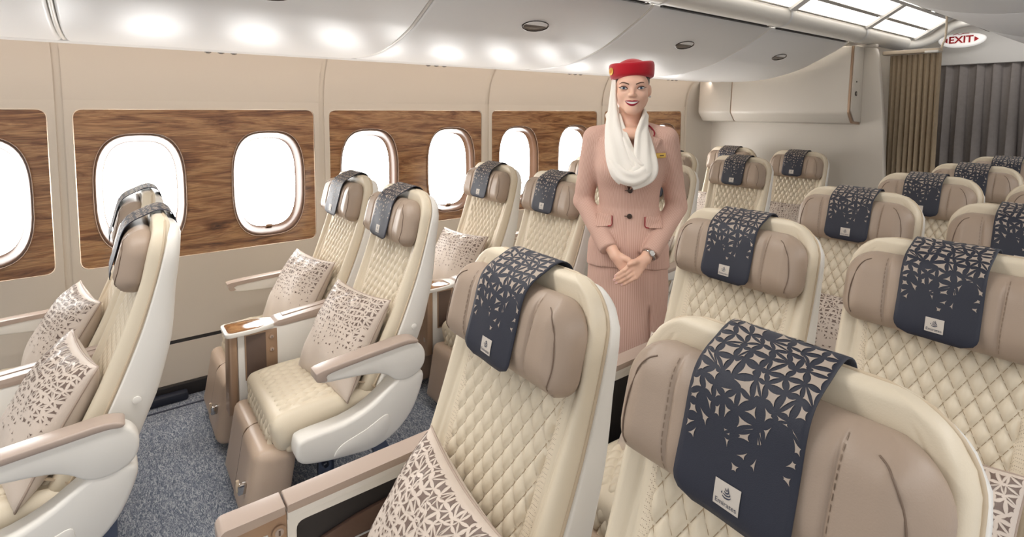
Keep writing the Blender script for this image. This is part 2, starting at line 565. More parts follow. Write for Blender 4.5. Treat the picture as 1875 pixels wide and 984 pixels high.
WIN_Y = [0.1235 + 0.635 * k for k in range(-3, 8)]
GAP = 0.016
for k in range(len(SEAMS)):
    ya = SEAMS[k] + GAP
    yb = (SEAMS[k + 1] - GAP) if k + 1 < len(SEAMS) else Y1
    link('wall_panel', strip_y('upper_panel', up_prof, ya, yb, M_WALL), hull)
    link('wall_panel', strip_y('lower_panel', mid_lo, ya, yb, M_WALL), hull)
    link('dado_panel', strip_y('dado_panel', lo_prof, ya, yb, M_WALL), hull)
    yc = SEAMS[k] + 0.635
    hole = rrect(yc - 0.588, 0.735, yc + 0.588, 1.556, 0.045, 5)
    full = k + 1 < len(SEAMS)
    outer = [(ya, 0.70), (yb, 0.70), (yb, 1.60), (ya, 1.60)]
    link('wall_panel', plate_with_holes('window_surround', outer, [hole] if full else [], 0.02, M_WALL,
                                        lambda u, v, w: (-w, u, v)), hull)
    # cover strip in the joint
    jp = [(x - 0.008, z) for x, z in list(lo_prof[::-1]) + list(mid_lo[::-1]) + [(0, 1.0), (0, 1.3)] + list(up_prof)]
    link('joint_strip', strip_y('joint_strip', jp, SEAMS[k] - 0.03, SEAMS[k] + 0.03, M_WALL), hull)
    if not full: continue
    ws = [w for w in WIN_Y if abs(w - yc) < 0.5]
    holes = [superellipse(w, 1.112, 0.203, 0.316, 3.0, 44) for w in ws]
    inner = rrect(yc - 0.584, 0.739, yc + 0.584, 1.552, 0.043, 5)
    link('wood_panel', plate_with_holes('wood_panel', inner, holes, 0.012, M_WOOD, lambda u, v, w: (-0.005 - w, u, v)), hull)
# dark dado joint behind the gap
link('dado_joint', strip_y('dado_joint', [(0.038, 0.29), (0.045, 0.268)], Y0, Y1, M_DARK), hull)

# windows: moulded reveal, clear lip ring, pane
M_REVEAL = mat('reveal_brown', (84, 58, 40), 0.25, coat=0.3)
M_LIP = mat('reveal_lip', (150, 116, 90), 0.12, coat=0.6)
wn = 0
for w in WIN_Y:
    if not (-0.9 < w < 4.6): continue
    wn += 1
    n = 44; rings = []
    for x, a, b in [(0.001, 0.207, 0.320), (0.001, 0.199, 0.312), (-0.008, 0.191, 0.303), (-0.03, 0.180, 0.290), (-0.062, 0.166, 0.272), (-0.066, 0.160, 0.265)]:
        rings.append([(x, p, q) for p, q in superellipse(0, 0, a, b, 3.0, n)])
    V = [v for r in rings for v in r]; Fc = []
    for j in range(len(rings) - 1):
        for i in range(n):
            Fc.append((j * n + i, j * n + (i + 1) % n, (j + 1) * n + (i + 1) % n, (j + 1) * n + i))
    wo = struct('window_%d' % wn, new_mesh('window_reveal', V, Fc, M_REVEAL))
    wo.location = (0, w, 1.112)
    link('lip', tube('lip', [(0.002, p, q) for p, q in superellipse(0, 0, 0.205, 0.318, 3.0, n)], 0.003, M_LIP, 6, closed=True), wo)
    P = superellipse(0, 0, 0.172, 0.282, 3.0, n)
    link('pane', new_mesh('pane', [(-0.064, p, q) for p, q in P], [tuple(range(n))], M_PANE, smooth=False), wo)
    link('shade_tab', box('shade_tab', (-0.06, -0.018, -0.275), (-0.045, 0.018, -0.258), M_LIP, 0.004), wo)

# ------------------------------------------------------------------ overhead bins on the left
BIN = smooth_poly([(0.40, 1.848), (0.58, 1.843), (0.72, 1.845), (0.85, 1.855), (1.0, 1.882), (1.147, 1.925), (1.24, 1.966), (1.34, 2.015), (1.453, 2.075), (1.535, 2.128)], 4, False)


def thick_sheet(name, prof, ya, yb, t, m, bev=0.006):
    """curved panel: profile in x-z swept along y, with thickness upward, rounded ends"""
    P = np.array(prof); T = np.gradient(P, axis=0); T /= np.linalg.norm(T, axis=1)[:, None]
    N = np.stack([-T[:, 1], T[:, 0]], 1)           # pointing up / inside
    ys = [(ya, t), (ya, bev), (ya + bev * 0.3, bev * 0.3), (ya + bev, 0.0), (yb - bev, 0.0), (yb - bev * 0.3, bev * 0.3), (yb, bev), (yb, t)]
    V = []
    for i in range(len(P)):
        for y, o in ys:
            oo = o
            if i == 0 or i == len(P) - 1: oo = max(o, bev * 0.8)
            V.append((P[i, 0] + N[i, 0] * oo, y, P[i, 1] + N[i, 1] * oo))
    nc = len(ys); Fc = grid_faces(len(P), nc)
    b = len(V)
    for e in (0, len(P) - 1):                       # close the ends
        for y, o in ((ya, t), (yb, t)): V.append((P[e, 0] + N[e, 0] * t, y, P[e, 1] + N[e, 1] * t))
    Fc.append(tuple([b, b + 1] + list(range(nc - 1, -1, -1))))
    Fc.append(tuple([b + 3, b + 2] + list(range((len(P) - 1) * nc, len(P) * nc))))
    me = new_mesh(name, V, Fc, m)
    return sharp(me, 50)


def latch(parent, pos, nrm, r=0.072):
    """recessed round finger pull: dark rimmed cup with a hinged flap, on a sloped surface"""
    z = Vector(nrm).normalized(); y = Vector((0, 1, 0)); x = y.cross(z).normalized()
    Mx = Matrix((x, y, z)).transposed().to_4x4()
    n = 28
    ring = []
    for rr, h in [(1.06, 0.0), (1.03, 0.004), (0.97, 0.004), (0.93, -0.001), (0.7, -0.010), (0.0, -0.013)]:
        ring.append([(rr * r * 0.62 * math.cos(2 * math.pi * k / n), rr * r * math.sin(2 * math.pi * k / n) * 1.12, h) for k in range(n)])
    V = [v for q in ring for v in q]; Fc = []
    for j in range(len(ring) - 1):
        for k in range(n): Fc.append((j * n + k, j * n + (k + 1) % n, (j + 1) * n + (k + 1) % n, (j + 1) * n + k))
    me = new_mesh('latch_cup', V, Fc, M_CUP)
    o = link('latch', me, parent); o.matrix_local = Matrix.Translation(pos) @ Mx
    # flap covering the lower half
    fl = [(-0.06 * r, -0.92 * r)] + [(r * 0.56 * math.cos(t), r * 0.9 * 1.12 * math.sin(t)) for t in np.linspace(-1.45, 1.45, 14)] + [(-0.06 * r, 0.92 * r)]
    f = link('latch_flap', prism('latch_flap', fl, -0.004, 0.001, mat('latch_flap_grey', (120, 112, 106), 0.3, metal=0.3), 'z', 0.001), o)
    return o


BSEAM = [-1.41 + 1.27 * k for k in range(6)]            # ... 4.94
names_bin = ['white curved overhead bin door at the left edge above the nearest window pair',
             'white curved overhead bin door with three window reflections, second from the left',
             'white overhead bin door with round dark latch, above and left of the red hat',
             'white overhead bin door with dark latch directly above and right of the red hat',
             'white overhead bin door at the far end, against the beige bulkhead locker']
for k in range(5):
    ya, yb = BSEAM[k] + 0.009, BSEAM[k + 1] - 0.009
    e = empty('overhead_bin', (0.9, (ya + yb) / 2, 1.85))
    tag(e, names_bin[k], 'overhead bin', 'left overhead bins')
    cx_, cy_, cz_ = e.location
    pr = [(x - cx_, z - cz_) for x, z in BIN]
    link('bin_door', thick_sheet('bin_door', pr, ya - cy_, yb - cy_, 0.03, M_BIN, 0.012), e)
    i = int(np.argmin(abs(BIN[:, 0] - 1.30))); t = BIN[i + 1] - BIN[i - 1]
    latch(e, (BIN[i, 0] - cx_, (0.0 if k != 4 else -0.02), BIN[i, 1] - cz_), (t[1], 0, -t[0]))
    link('hinge_slot', box('hinge_slot', (1.53 - cx_, ya - cy_ + .05, 2.128 - cz_), (1.552 - cx_, yb - cy_ - .05, 2.139 - cz_), M_DARK, 0.002), e)
# carcass behind the doors, seen in the joints
back = [(x - 0.004, z + 0.020) for x, z in BIN]
trim1 = struct('trim_1', strip_y('trim_1', back, -2.0, BSEAM[-1] - 0.002, M_BIN))
for s in BSEAM:
    rib = [(x, z + 0.004) for x, z in BIN]
    link('joint_rib', thick_sheet('joint_rib', rib, s - 0.007, s + 0.007, 0.012, M_WHITE, 0.004), trim1)
# service strip along the wall edge of the bins
PSU = smooth_poly([(0.205, 1.90), (0.212, 1.872), (0.24, 1.856), (0.30, 1.850), (0.392, 1.848)], 4, False)
trim2 = struct('trim_2', thick_sheet('trim_2', PSU, -2.0, BSEAM[-1], 0.012, M_BIN, 0.003))
for k, s in enumerate(BSEAM[:-1]):
    V = []; Fc = []
    for q in range(26):
        y = s + 0.10 + q * 0.042
        if 10 <= q <= 14: continue
        b = len(V)
        for dx, dy in ((0, 0), (0.007, 0), (0.007, 0.032), (0, 0.032)): V.append((0.232 + dx, y + dy, 1.8575 - dx * 0.4))
        Fc.append((b, b + 1, b + 2, b + 3))
    so = link('air_slots', new_mesh('air_slots', V, Fc, M_DARK, smooth=False), trim2); so['kind'] = 'stuff'
    for dy in (0.56, 0.62, 0.68):
        d = link('reading_light', disc('reading_light', 0.016, 0.008, M_CHROME, 16, 'z'), trim2, (0.275, s + dy, 1.850))
        link('lens', disc('lens', 0.009, 0.003, M_DARK, 12, 'z', 0), d, (0, 0, -0.004))

# moulding above the bins, light panels and ceiling
mould = smooth_poly([(1.552, 2.139), (1.575, 2.132), (1.61, 2.136), (1.648, 2.156), (1.668, 2.19), (1.665, 2.225), (1.645, 2.245)], 4, False)
trim3 = struct('trim_3', strip_y('trim_3', mould, -2.0, 5.95, M_WHITE))
for s in BSEAM[1:]:
    link('moulding_joint', strip_y('moulding_joint', [(x + 0.003, z - 0.003) for x, z in mould], s - 0.014, s + 0.014, M_BIN), trim3)
    link('hinge_plate', box('hinge_plate', (1.556, s - 0.11, 2.1305), (1.574, s - 0.05, 2.136), M_CHROME, 0.001), trim3)
# curl where the cove trim ends
curl = [(1.60 + 0.0, 5.95, 2.19), (1.62, 6.05, 2.19), (1.68, 6.12, 2.20), (1.76, 6.15, 2.23), (1.84, 6.16, 2.29), (1.94, 6.16, 2.35), (2.1, 6.16, 2.37)]
link('cove_end', tube('cove_end', smooth_poly(curl, 4, False), 0.045, M_WHITE, 10), trim3)

names_l = ['glowing ceiling light panel at the top edge beyond the second bin', 'glowing ceiling light panel above the third bin door',
           'glowing ceiling light panel above the last bin door', 'glowing ceiling light panel nearest the exit sign']
cove_a, cove_b = np.array([1.668, 2.236]), np.array([1.93, 2.398])
for k, (ya, yb) in enumerate(zip(BSEAM[2:] + [6.08], (BSEAM[3:] + [6.08]))):
    if yb <= ya: continue
    e = empty('ceiling_light', (1.8, (ya + yb) / 2, 2.32)); tag(e, names_l[min(k, 3)], 'light', 'cove light panels')
    L = (yb - ya) / 2

    def cv(t, y, o=0.0):
        p = cove_a + (cove_b - cove_a) * t; nrm = np.array([0.526, -0.85])
        return (p[0] - 1.8 + nrm[0] * o, y, p[1] - 2.32 + nrm[1] * o)

    def slab(nm, t0, t1, ya_, yb_, o0, o1, m):
        V = [cv(t, y, o) for o in (o0, o1) for t, y in ((t0, ya_), (t1, ya_), (t1, yb_), (t0, yb_))]
        Fc = [(0, 1, 2, 3), (7, 6, 5, 4), (0, 4, 5, 1), (1, 5, 6, 2), (2, 6, 7, 3), (3, 7, 4, 0)]
        return link(nm, new_mesh(nm, V, Fc, m, smooth=False, merge=1e-6), e)
    slab('light_tray', 0.0, 1.0, -L, L, -0.03, -0.012, M_CEIL)
    slab('frame_bar', 0.0, 1.0, -L, -L + 0.035, -0.012, 0.010, M_CEIL)
    slab('frame_bar', 0.0, 1.0, L - 0.035, L, -0.012, 0.010, M_CEIL)
    slab('frame_bar', 0.92, 1.0, -L, L, -0.012, 0.008, M_CEIL)
    slab('light_strip', 0.04, 0.38, -L + 0.045, L - 0.045, -0.011, -0.004, M_LED)
    slab('light_strip', 0.46, 0.90, -L + 0.045, L - 0.045, -0.011, -0.004, M_LED)
    slab('grille', 0.38, 0.46, -L + 0.09, L - 0.09, -0.011, 0.0, mat('grille_grey', (196, 190, 182), 0.6))
ceil2 = link('ceiling_panel', box('ceiling_panel', (1.93, -2.0, 2.398), (2.5, YEND, 2.42), M_CEIL, 0.004), roof)
for s in BSEAM: link('panel_joint', box('panel_joint', (1.94, s - 0.004, 2.3965), (2.5, s + 0.004, 2.3985), mat('joint_grey', (168, 162, 156), 0.6), 0), roof)

# ------------------------------------------------------------------ centre bins above the middle seats
half = [(2.12, 2.36), (2.20, 2.285), (2.30, 2.205), (2.45, 2.108), (2.60, 2.035), (2.76, 1.992), (2.95, 1.972), (3.35, 1.965)]
CB = smooth_poly(half + [(6.70 - x, z) for x, z in half[::-1][1:]], 4, False)
CS = [-0.72, 0.55, 1.82, 3.09, 4.36, 5.63]
for k in range(5):
    ya, yb = CS[k] + 0.006, CS[k + 1] - 0.006
    e = empty('centre_overhead_bin', (3.35, (ya + yb) / 2, 2.0))
    tag(e, ['grey-white centre bin overhead, nearest of the centre row', 'grey-white centre bin overhead, second of the centre row', 'grey-white centre bin at the top right corner', 'centre overhead bin with dark latch beside the ceiling light',
            'centre overhead bin with dark latch just above the exit sign'][k], 'overhead bin', 'centre overhead bins')
    link('bin_shell', thick_sheet('bin_shell', [(x - 3.35, z - 2.0) for x, z in CB], ya - (ya + yb) / 2, yb - (ya + yb) / 2, 0.03, M_BIN, 0.008), e)
    i = int(np.argmin(abs(CB[:, 0] - 2.36))); t = CB[i + 1] - CB[i - 1]
    latch(e, (CB[i, 0] - 3.35, 0.0, CB[i, 1] - 2.0), (t[1], 0, -t[0]), 0.075)
# ------------------------------------------------------------------ bulkhead, locker, curtains, exit wall
bp = [(0.02, 0.0), (1.80, 0.0), (1.775, 0.5), (1.760, 0.93), (1.735, 1.40), (1.700, 1.75), (1.665, 2.03), (1.648, 2.09), (1.62, 2.112), (0.02, 2.12)]
struct('wall_back', prism('wall_back', bp, 5.20, 5.26, M_BULK, 'y', 0.012, 3))
# curved return between window wall and bulkhead
cr = [(0.0, 4.93), (0.012, 5.0), (0.035, 5.08), (0.075, 5.15), (0.13, 5.2)]
V = []
crs = smooth_poly(cr, 4, False)
zs = [0.0, 0.3, 0.7, 1.2, 1.6, 1.68, 1.77, 1.84, 1.89, 1.93]
for z in zs:
    ox = float(np.interp(z, [0, 0.05, 0.29, 0.55, 0.7, 1.6, 1.68, 1.77, 1.84, 1.89, 1.93], [0.12, 0.11, 0.045, 0.004, 0, 0, 0.01, 0.035, 0.075, 0.125, 0.165]))
    for x, y in crs: V.append((x + ox, y, z))
link('corner_return', new_mesh('corner_return', V, grid_faces(len(zs), len(crs)), M_BULK), hull)

lk = tag(empty('wall_locker', (0.85, 5.2, 1.44)), 'long beige wall locker on the bulkhead with a slanted lower edge', 'cabinet')
sec = [(5.20, 1.445), (5.055, 1.455), (4.975, 1.545), (5.005, 2.11), (5.20, 2.11)]
loc_sec = round_poly([(y - 5.2, z - 1.44) for y, z in sec], [0, 0.012, 0.02, 0.01, 0], 3)
link('locker_body', prism('locker_body', loc_sec, 0.478 - 0.85, 1.535 - 0.85, M_BULK, 'x', 0.003), lk)
link('locker_body', prism('locker_body_short', loc_sec, 0.11 - 0.85, 0.468 - 0.85, M_BULK, 'x', 0.003), lk)
link('joint', prism('locker_joint', [(y * 0.97, z * 0.985 + 0.004) for y, z in loc_sec], 0.468 - 0.85, 0.478 - 0.85, M_BRONZE, 'x', 0), lk)
link('edge_trim', prism('edge_trim', loc_sec, 1.535 - 0.85, 1.552 - 0.85, M_BRONZE, 'x', 0.002), lk)
ep = [(y * 0.93 - 0.005, 0.02 + z * 0.965) for y, z in loc_sec]
ed = link('end_door', prism('end_door', ep, 1.552 - 0.85, 1.562 - 0.85, M_BULK, 'x', 0.003), lk)
lt = link('lock', disc('lock', 0.020, 0.008, M_CUP, 20, 'x'), ed, (1.564 - 0.85, -0.135, 0.27))
link('lock_core', disc('lock_core', 0.011, 0.004, M_CHROME, 14, 'x'), lt, (0.005, 0, 0))
link('pin', disc('pin', 0.007, 0.006, M_CUP, 12, 'x'), ed, (1.564 - 0.85, -0.135, 0.37))
link('top_rail', box('top_rail', (-0.70, -0.01, 0.665), (0.80, 0.05, 0.69), M_BULK, 0.006), lk)


def curtain(name, x0, x1, y, z0, z1, folds, amp, m, seed, lean=0.0, label='', cat='curtain'):
    rnd = random.Random(seed)
    n = folds * 14; nz = 26
    ph = np.cumsum([rnd.uniform(0.6, 1.4) for _ in range(n)]); ph = ph / ph[-1] * folds * 2 * math.pi
    am = np.interp(np.arange(n), np.linspace(0, n, folds + 1), [rnd.uniform(0.6, 1.2) for _ in range(folds + 1)])
    V = []
    for side in (0.0, 0.004):
        for j in range(nz):
            t = j / (nz - 1); z = z1 + (z0 - z1) * t
            for i in range(n):
                u = i / (n - 1)
                a = amp * am[i] * (0.45 + 0.55 * min(1, t * 2.5))
                V.append((x0 + (x1 - x0) * u + lean * t * (u - 0.5) + 0.35 * a * math.sin(ph[i] * 2 + 1) , y + a * math.sin(ph[i] + 0.25 * math.sin(t * 3 + i * 0.05)) + side, z))
    Fc = grid_faces(nz, n) + grid_faces(nz, n, nz * n, True)
    o = link(name, new_mesh(name, [(a - (x0 + x1) / 2, b - y, c - z0) for a, b, c in V], Fc, m), loc=((x0 + x1) / 2, y, z0))
    tag(o, label, cat)
    return o


curtain('curtain', 1.70, 2.055, 5.36, 0.02, 2.035, 9, 0.026, M_CURT, 3, -0.02, 'taupe pleated curtain hanging across the aisle beside the bulkhead')
rail = tag(empty('curtain_rail', (1.85, 5.34, 2.04)), 'tan curtain rail with hanger above the taupe curtain', 'rail')
rp = [(1.655, 5.30), (2.06, 5.30), (2.06, 5.40), (1.66, 5.40)]
link('rail_bar', prism('rail_bar', round_poly([(x - 1.85, y - 5.34) for x, y in rp], 0.03, 4), 0.0, 0.03, mat('rail_tan', (200, 184, 162), 0.4), 'z', 0.006), rail)
link('end_cap', box('end_cap', (0.11, -0.05, -0.005), (0.20, 0.05, 0.012), M_WHITE, 0.004), rail)
link('hanger', tube('hanger', smooth_poly([(0.205, 0.0, 0.0), (0.215, 0.0, 0.06), (0.225, 0.02, 0.12), (0.225, 0.02, 0.36)], 5, False), 0.008, mat('rail_tan', (0, 0, 0)), 8), rail)

curtain('curtain', 1.50, 4.2, 6.50, 0.02, 2.02, 24, 0.05, M_CURT2, 8, 0.0, 'grey pleated curtain drawn across the far end below the exit sign')
struct('wall_far', box('wall_far', (1.45, 6.46, 2.005), (4.6, 6.60, 2.62), M_CEIL, 0.01))
struct('wall_end', box('wall_end', (-0.2, YEND, 0.0), (6.6, YEND + 0.06, 2.65), M_BULK, 0))

ex = tag(empty('exit_sign', (1.94, 6.38, 2.235)), 'white lens-shaped EXIT sign with red letters and arrows', 'sign')
sh = [(0.26 * math.cos(t), 0.075 * math.sin(t) * (1 if math.sin(t) < 0 else 0.72)) for t in np.linspace(0, 2 * math.pi, 41)[:-1]]
sh = [(0.175 * math.copysign(abs(math.cos(t)) ** 0.9, math.cos(t)), z) for (x, z), t in zip(sh, np.linspace(0, 2 * math.pi, 41)[:-1])]
link('sign_body', prism('sign_body', sh, -0.03, 0.03, M_EXITLIT, 'y', 0.02, 3), ex)
tm = link('lettering', text_mesh('lettering', 'EXIT', 0.088, M_REDINK, 0.001, 0.0022), ex, (0, -0.034, -0.008), (math.pi / 2, 0, 0))
for sg in (-1, 1):
    link('arrow', new_mesh('arrow', [(sg * 0.098, -0.034, 0.016), (sg * 0.132, -0.034, -0.008), (sg * 0.098, -0.034, -0.032)], [(0, 1, 2)], M_REDINK, smooth=False), ex)
sq = smooth_poly([(-0.06, 0.041), (-0.03, 0.050), (-0.01, 0.043), (0.02, 0.049), (0.06, 0.046)], 4, False)
link('script_line', tube('script_line', [(x, -0.034, z) for x, z in sq], 0.0028, M_REDINK, 5), ex)
# ------------------------------------------------------------------ seats
# seat local frame: origin on the floor below the top ridge of the backrest, facing -y
BS = Spine([(-0.285, 0.395), (-0.222, 0.52), (-0.147, 0.68), (-0.080, 0.85), (-0.032, 1.0), (-0.002, 1.12), (0.012, 1.205)])
BW = lambda s: float(np.interp(s / BS.L, [0, 0.25, 0.6, 1.0], [0.220, 0.232, 0.237, 0.237]))
PW = lambda s: float(np.interp(s / BS.L, [0, 0.3, 0.75, 1.0], [0.120, 0.142, 0.174, 0.180]))
DIA_W, DIA_H = 0.0385, 0.073
S_TOP = BS.s_of_z(1.02)
sm = lambda a, b, x: (lambda t: t * t * (3 - 2 * t))(np.clip((x - a) / (b - a), 0, 1))


def quilt(x, s, amp=0.0150):
    a = np.abs(np.sin(math.pi * (x / DIA_W + s / DIA_H))); b = np.abs(np.sin(math.pi * (x / DIA_W - s / DIA_H)))
    return amp * (a * b) ** 0.55


def back_disp(x, s, d):
    p = np.array([PW(v) for v in s]); ax = np.abs(x)
    low = 1 - sm(S_TOP - 0.02, S_TOP + 0.06, s)
    h = -0.024 * (1 - sm(p + 0.02, p + 0.065, ax)) * (0.45 + 0.55 * low)       # recessed middle
    q = -0.004 * (1 - sm(p - 0.006, p, ax)) * low
    seam = -0.0035 * low * (np.exp(-((ax - p) / 0.003) ** 2) + np.exp(-((ax - p - 0.026) / 0.003) ** 2))
    edge = -0.003 * np.exp(-((d - 0.040) / 0.0035) ** 2)
    return h + q + seam + edge


def back_xs(s, hw):
    p = PW(s); R = 0.036
    p = min(p, hw - 0.085)
    mid = np.linspace(-p, p, 25)
    st = p + np.array([0.003, 0.009, 0.016, 0.023, 0.026, 0.029])
    n2 = np.linspace(p + 0.034, max(hw - R, p + 0.04), 6)
    rim = np.array([hw - 0.033, hw - 0.028, hw - 0.022, hw - 0.016, hw - 0.010, hw - 0.006, hw - 0.003, hw - 0.0008, hw])
    side = np.sort(np.concatenate([st, n2, rim]))
    side = np.minimum(side, hw)
    return np.concatenate([-side[::-1], mid, side])


V, Ff, Fb, info, nr, nc = pad(BS, 0.0, BS.L, BW, (0.05, 0.105), 0.042, 0.018, 0.036, 0, 30, disp=back_disp, xs_fn=back_xs, n_rim=8, pw=2.8)
side_n = (nc - 25) // 2
quilt_f, perf_f, rest_f = [], [], []
for f in Ff:
    c = f[0] % nc
    if info[f[0]][1] < S_TOP and ((side_n - 5 <= c < side_n) or (side_n + 24 <= c < side_n + 29)): perf_f.append(f)
    else: rest_f.append(f)


def submesh(name, V, faces, m, merge=0.0):
    used = sorted({i for f in faces for i in f}); mp = {k: i for i, k in enumerate(used)}
    return new_mesh(name, [V[i] for i in used], [tuple(mp[i] for i in f) for f in faces], m, merge=merge)


ME = {}
ME['backrest'] = submesh('backrest', V, rest_f + Fb, M_CREAM, merge=1e-5)


def quilt_mesh(name, surf, s_lo, s_hi, wfun, amp, m, sub=6):
    """stitched diamonds, each subdivided on its own so the seams fall on mesh edges"""
    V = []; Fc = []
    g = np.linspace(0, 1, sub + 1)
    pmax = int(0.26 / DIA_W + s_hi / DIA_H) + 2
    for i in range(-pmax, pmax):
        for j in range(-pmax, pmax):
            x0 = (i + j + 1) / 2 * DIA_W; sc = (i - j) / 2 * DIA_H
            if sc < s_lo - DIA_H / 2 or sc > s_hi + DIA_H / 2: continue
            if abs(x0) > wfun(min(max(sc, s_lo), s_hi)) + DIA_W / 2: continue
            b = len(V)
            for p in g:
                for q in g:
                    x = (i + p + j + q) / 2 * DIA_W; s = (i + p - j - q) / 2 * DIA_H
                    s = min(max(s, s_lo), s_hi); w = wfun(s); x = min(max(x, -w), w)
                    e = min(1.0, (w - abs(x)) / 0.006)
                    h = amp * ((1 - (2 * p - 1) ** 2) * (1 - (2 * q - 1) ** 2)) ** 0.5 * (0.25 + 0.75 * e) - 0.005 * (1 - e)
                    V.append(surf(x, s, h))
            n = sub + 1
            for r in range(sub):
                for t in range(sub):
                    a = b + r * n + t; Fc.append((a, a + n, a + n + 1, a + 1))
    return new_mesh(name, V, Fc, m, merge=2e-4)


def back_surf(x, s, h):
    y, z, ny, nz = BS.at(np.array(s))
    o = 0.042 - 0.024 - 0.002 + h
    return (x, float(y + ny * o), float(z + nz * o))


ME['quilted_panel'] = quilt_mesh('quilted_panel', back_surf, 0.04, S_TOP, PW, 0.0135, M_CREAM)


def stitch_mesh(name, surf, s_lo, s_hi, wfun, off):
    V = []; Fc = []
    for sg in (1, -1):
        for i in range(-30, 60):
            # seam line x/W + sg*s/H = i, dashed
            n = int((s_hi - s_lo) / 0.0045)
            for k in range(0, n, 1):
                if k % 4 == 3: continue
                s0 = s_lo + k * 0.0045; s1 = s0 + 0.0045
                x0 = (i - sg * s0 / DIA_H) * DIA_W; x1 = (i - sg * s1 / DIA_H) * DIA_W
                if max(abs(x0), abs(x1)) > wfun(s0) - 0.002: continue
                b = len(V)
                for x, s in ((x0, s0), (x1, s1)):
                    V.append(surf(x - 0.0007, s, off)); V.append(surf(x + 0.0007, s, off))
                Fc.append((b, b + 1, b + 3, b + 2))
    return new_mesh(name, V, Fc, mat('thread_tan', (168, 146, 116), 0.7), smooth=False)


ME['stitching'] = stitch_mesh('stitching', back_surf, 0.05, S_TOP - 0.005, PW, 0.0012)
ME['perforated_strip'] = submesh('perforated_strip', V, perf_f, M_PERF)
r_, l_ = outline_path(BS, 0.02, BS.L - 0.001, BW, (0.05, 0.105), -0.002, 70)
ME['piping'] = tube('piping', r_ + l_, 0.0042, mat('piping_cream', (196, 178, 152), 0.5), 6)

# white shell behind the backrest
SS = Spine([(-0.296, 0.30), (-0.260, 0.395), (-0.202, 0.52), (-0.130, 0.68), (-0.063, 0.85), (-0.017, 1.0), (0.013, 1.12), (0.026, 1.188)])
SW = lambda s: float(np.interp(s / SS.L, [0, 0.3, 0.7, 1.0], [0.240, 0.242, 0.243, 0.243]))
STB = lambda s: float(np.interp(SS.at(np.array(s))[1], [0.3, 0.48, 0.6, 0.7, 0.85, 1.0, 1.15, 1.2], [0.104, 0.112, 0.104, 0.102, 0.082, 0.050, 0.034, 0.028]))
ME['shell'] = pad_mesh('shell', M_WHITE, SS, 0.0, SS.L, SW, (0.03, 0.10), 0.010, STB, 0.040, 12, 26, n_rim=8, pw=3.0)

# headrest
HS = Spine([(-0.088, 0.980), (-0.068, 1.06), (-0.052, 1.12), (-0.042, 1.172)])


def head_disp(x, s, d):
    ax = np.abs(x)
    h = -0.0065 * np.exp(-((ax - 0.115 - 0.03 * (s - 0.1)) / 0.0035) ** 2)
    h += 0.006 * sm(0.13, 0.19, ax)
    h += -0.004 * np.exp(-((ax - 0.190) / 0.0035) ** 2) * sm(0.02, 0.05, s)
    return h


def head_xs(s, hw):
    rim = hw - 0.068 * (1 - np.cos(np.linspace(0, math.pi / 2, 10)))[:-1]
    side = np.sort(np.concatenate([[0.05, 0.09, 0.105, 0.111, 0.114, 0.117, 0.120, 0.126, 0.14, 0.155, 0.165], rim[::-1]]))
    side = np.minimum(side, hw)
    side = np.maximum.accumulate(side)
    return np.concatenate([-side[::-1], [0.0], side])


ME['headrest'] = pad_mesh('headrest', M_TAN, HS, 0.0, HS.L, 0.226, (0.05, 0.080), 0.052, 0.036, 0.068, 0, 10, disp=head_disp, xs_fn=head_xs, n_rim=9, pw=2.1)



def head_surf(x, s, off):
    hw = 0.226; r0, r1 = 0.05, 0.080; cut = 0.0
    if s < r0: cut = r0 - math.sqrt(max(r0 * r0 - (r0 - s) ** 2, 0))
    if HS.L - s < r1: cut = max(cut, r1 - math.sqrt(max(r1 * r1 - (r1 - (HS.L - s)) ** 2, 0)))
    dd = max(0.0, min(hw - cut - abs(x), s, HS.L - s)); k = min(1, dd / 0.068)
    t = 0.052 * (1 - (1 - k) ** 2.1) ** (1 / 2.1) + float(head_disp(np.array([x]), np.array([s]), 0)[0]) * min(1, k * 1.5)
    y, z, ny, nz = HS.at(np.array(s))
    return (x, float(y + ny * (t + off)), float(z + nz * (t + off)))


def head_stitch():
    V = []; Fc = []
    for sg in (-1, 1):
        for off in (0.0045,):
            ss = np.arange(0.012, HS.L - 0.010, 0.0042)
            for k in range(0, len(ss) - 1):
                if k % 3 == 2: continue
                b = len(V)
                for s in (ss[k], ss[k + 1]):
                    x = sg * (0.115 + 0.03 * (s - 0.1) + off)
                    V.append(head_surf(x - 0.0006, s, 0.0008)); V.append(head_surf(x + 0.0006, s, 0.0008))
                Fc.append((b, b + 1, b + 3, b + 2))
    return new_mesh('stitching', V, Fc, mat('thread_dark', (134, 115, 98), 0.7), smooth=False)


ME['head_stitching'] = head_stitch()
for _sg in (-1, 1):
    wl = smooth_poly([(_sg * 0.158, HS.L - 0.022), (_sg * 0.172, HS.L - 0.032), (_sg * 0.186, HS.L - 0.060), (_sg * 0.197, 0.09), (_sg * 0.198, 0.05), (_sg * 0.190, 0.018)], 5, False)
    ME['wing_seam_%d' % _sg] = tube('wing_seam', [head_surf(p[0], p[1], 0.0004) for p in wl], 0.0013, mat('seam_brown', (112, 93, 78), 0.6), 6)

# seat cushion, quilted on top, smooth border, rolled front
CSP = Spine([(-0.640, 0.352), (-0.56, 0.366), (-0.42, 0.368), (-0.215, 0.352)])


def cush_disp(x, s, d):
    ax = np.abs(x)
    return -0.004 * (1 - sm(0.17, 0.21, ax)) - 0.004 * np.exp(-((ax - 0.193) / 0.004) ** 2)


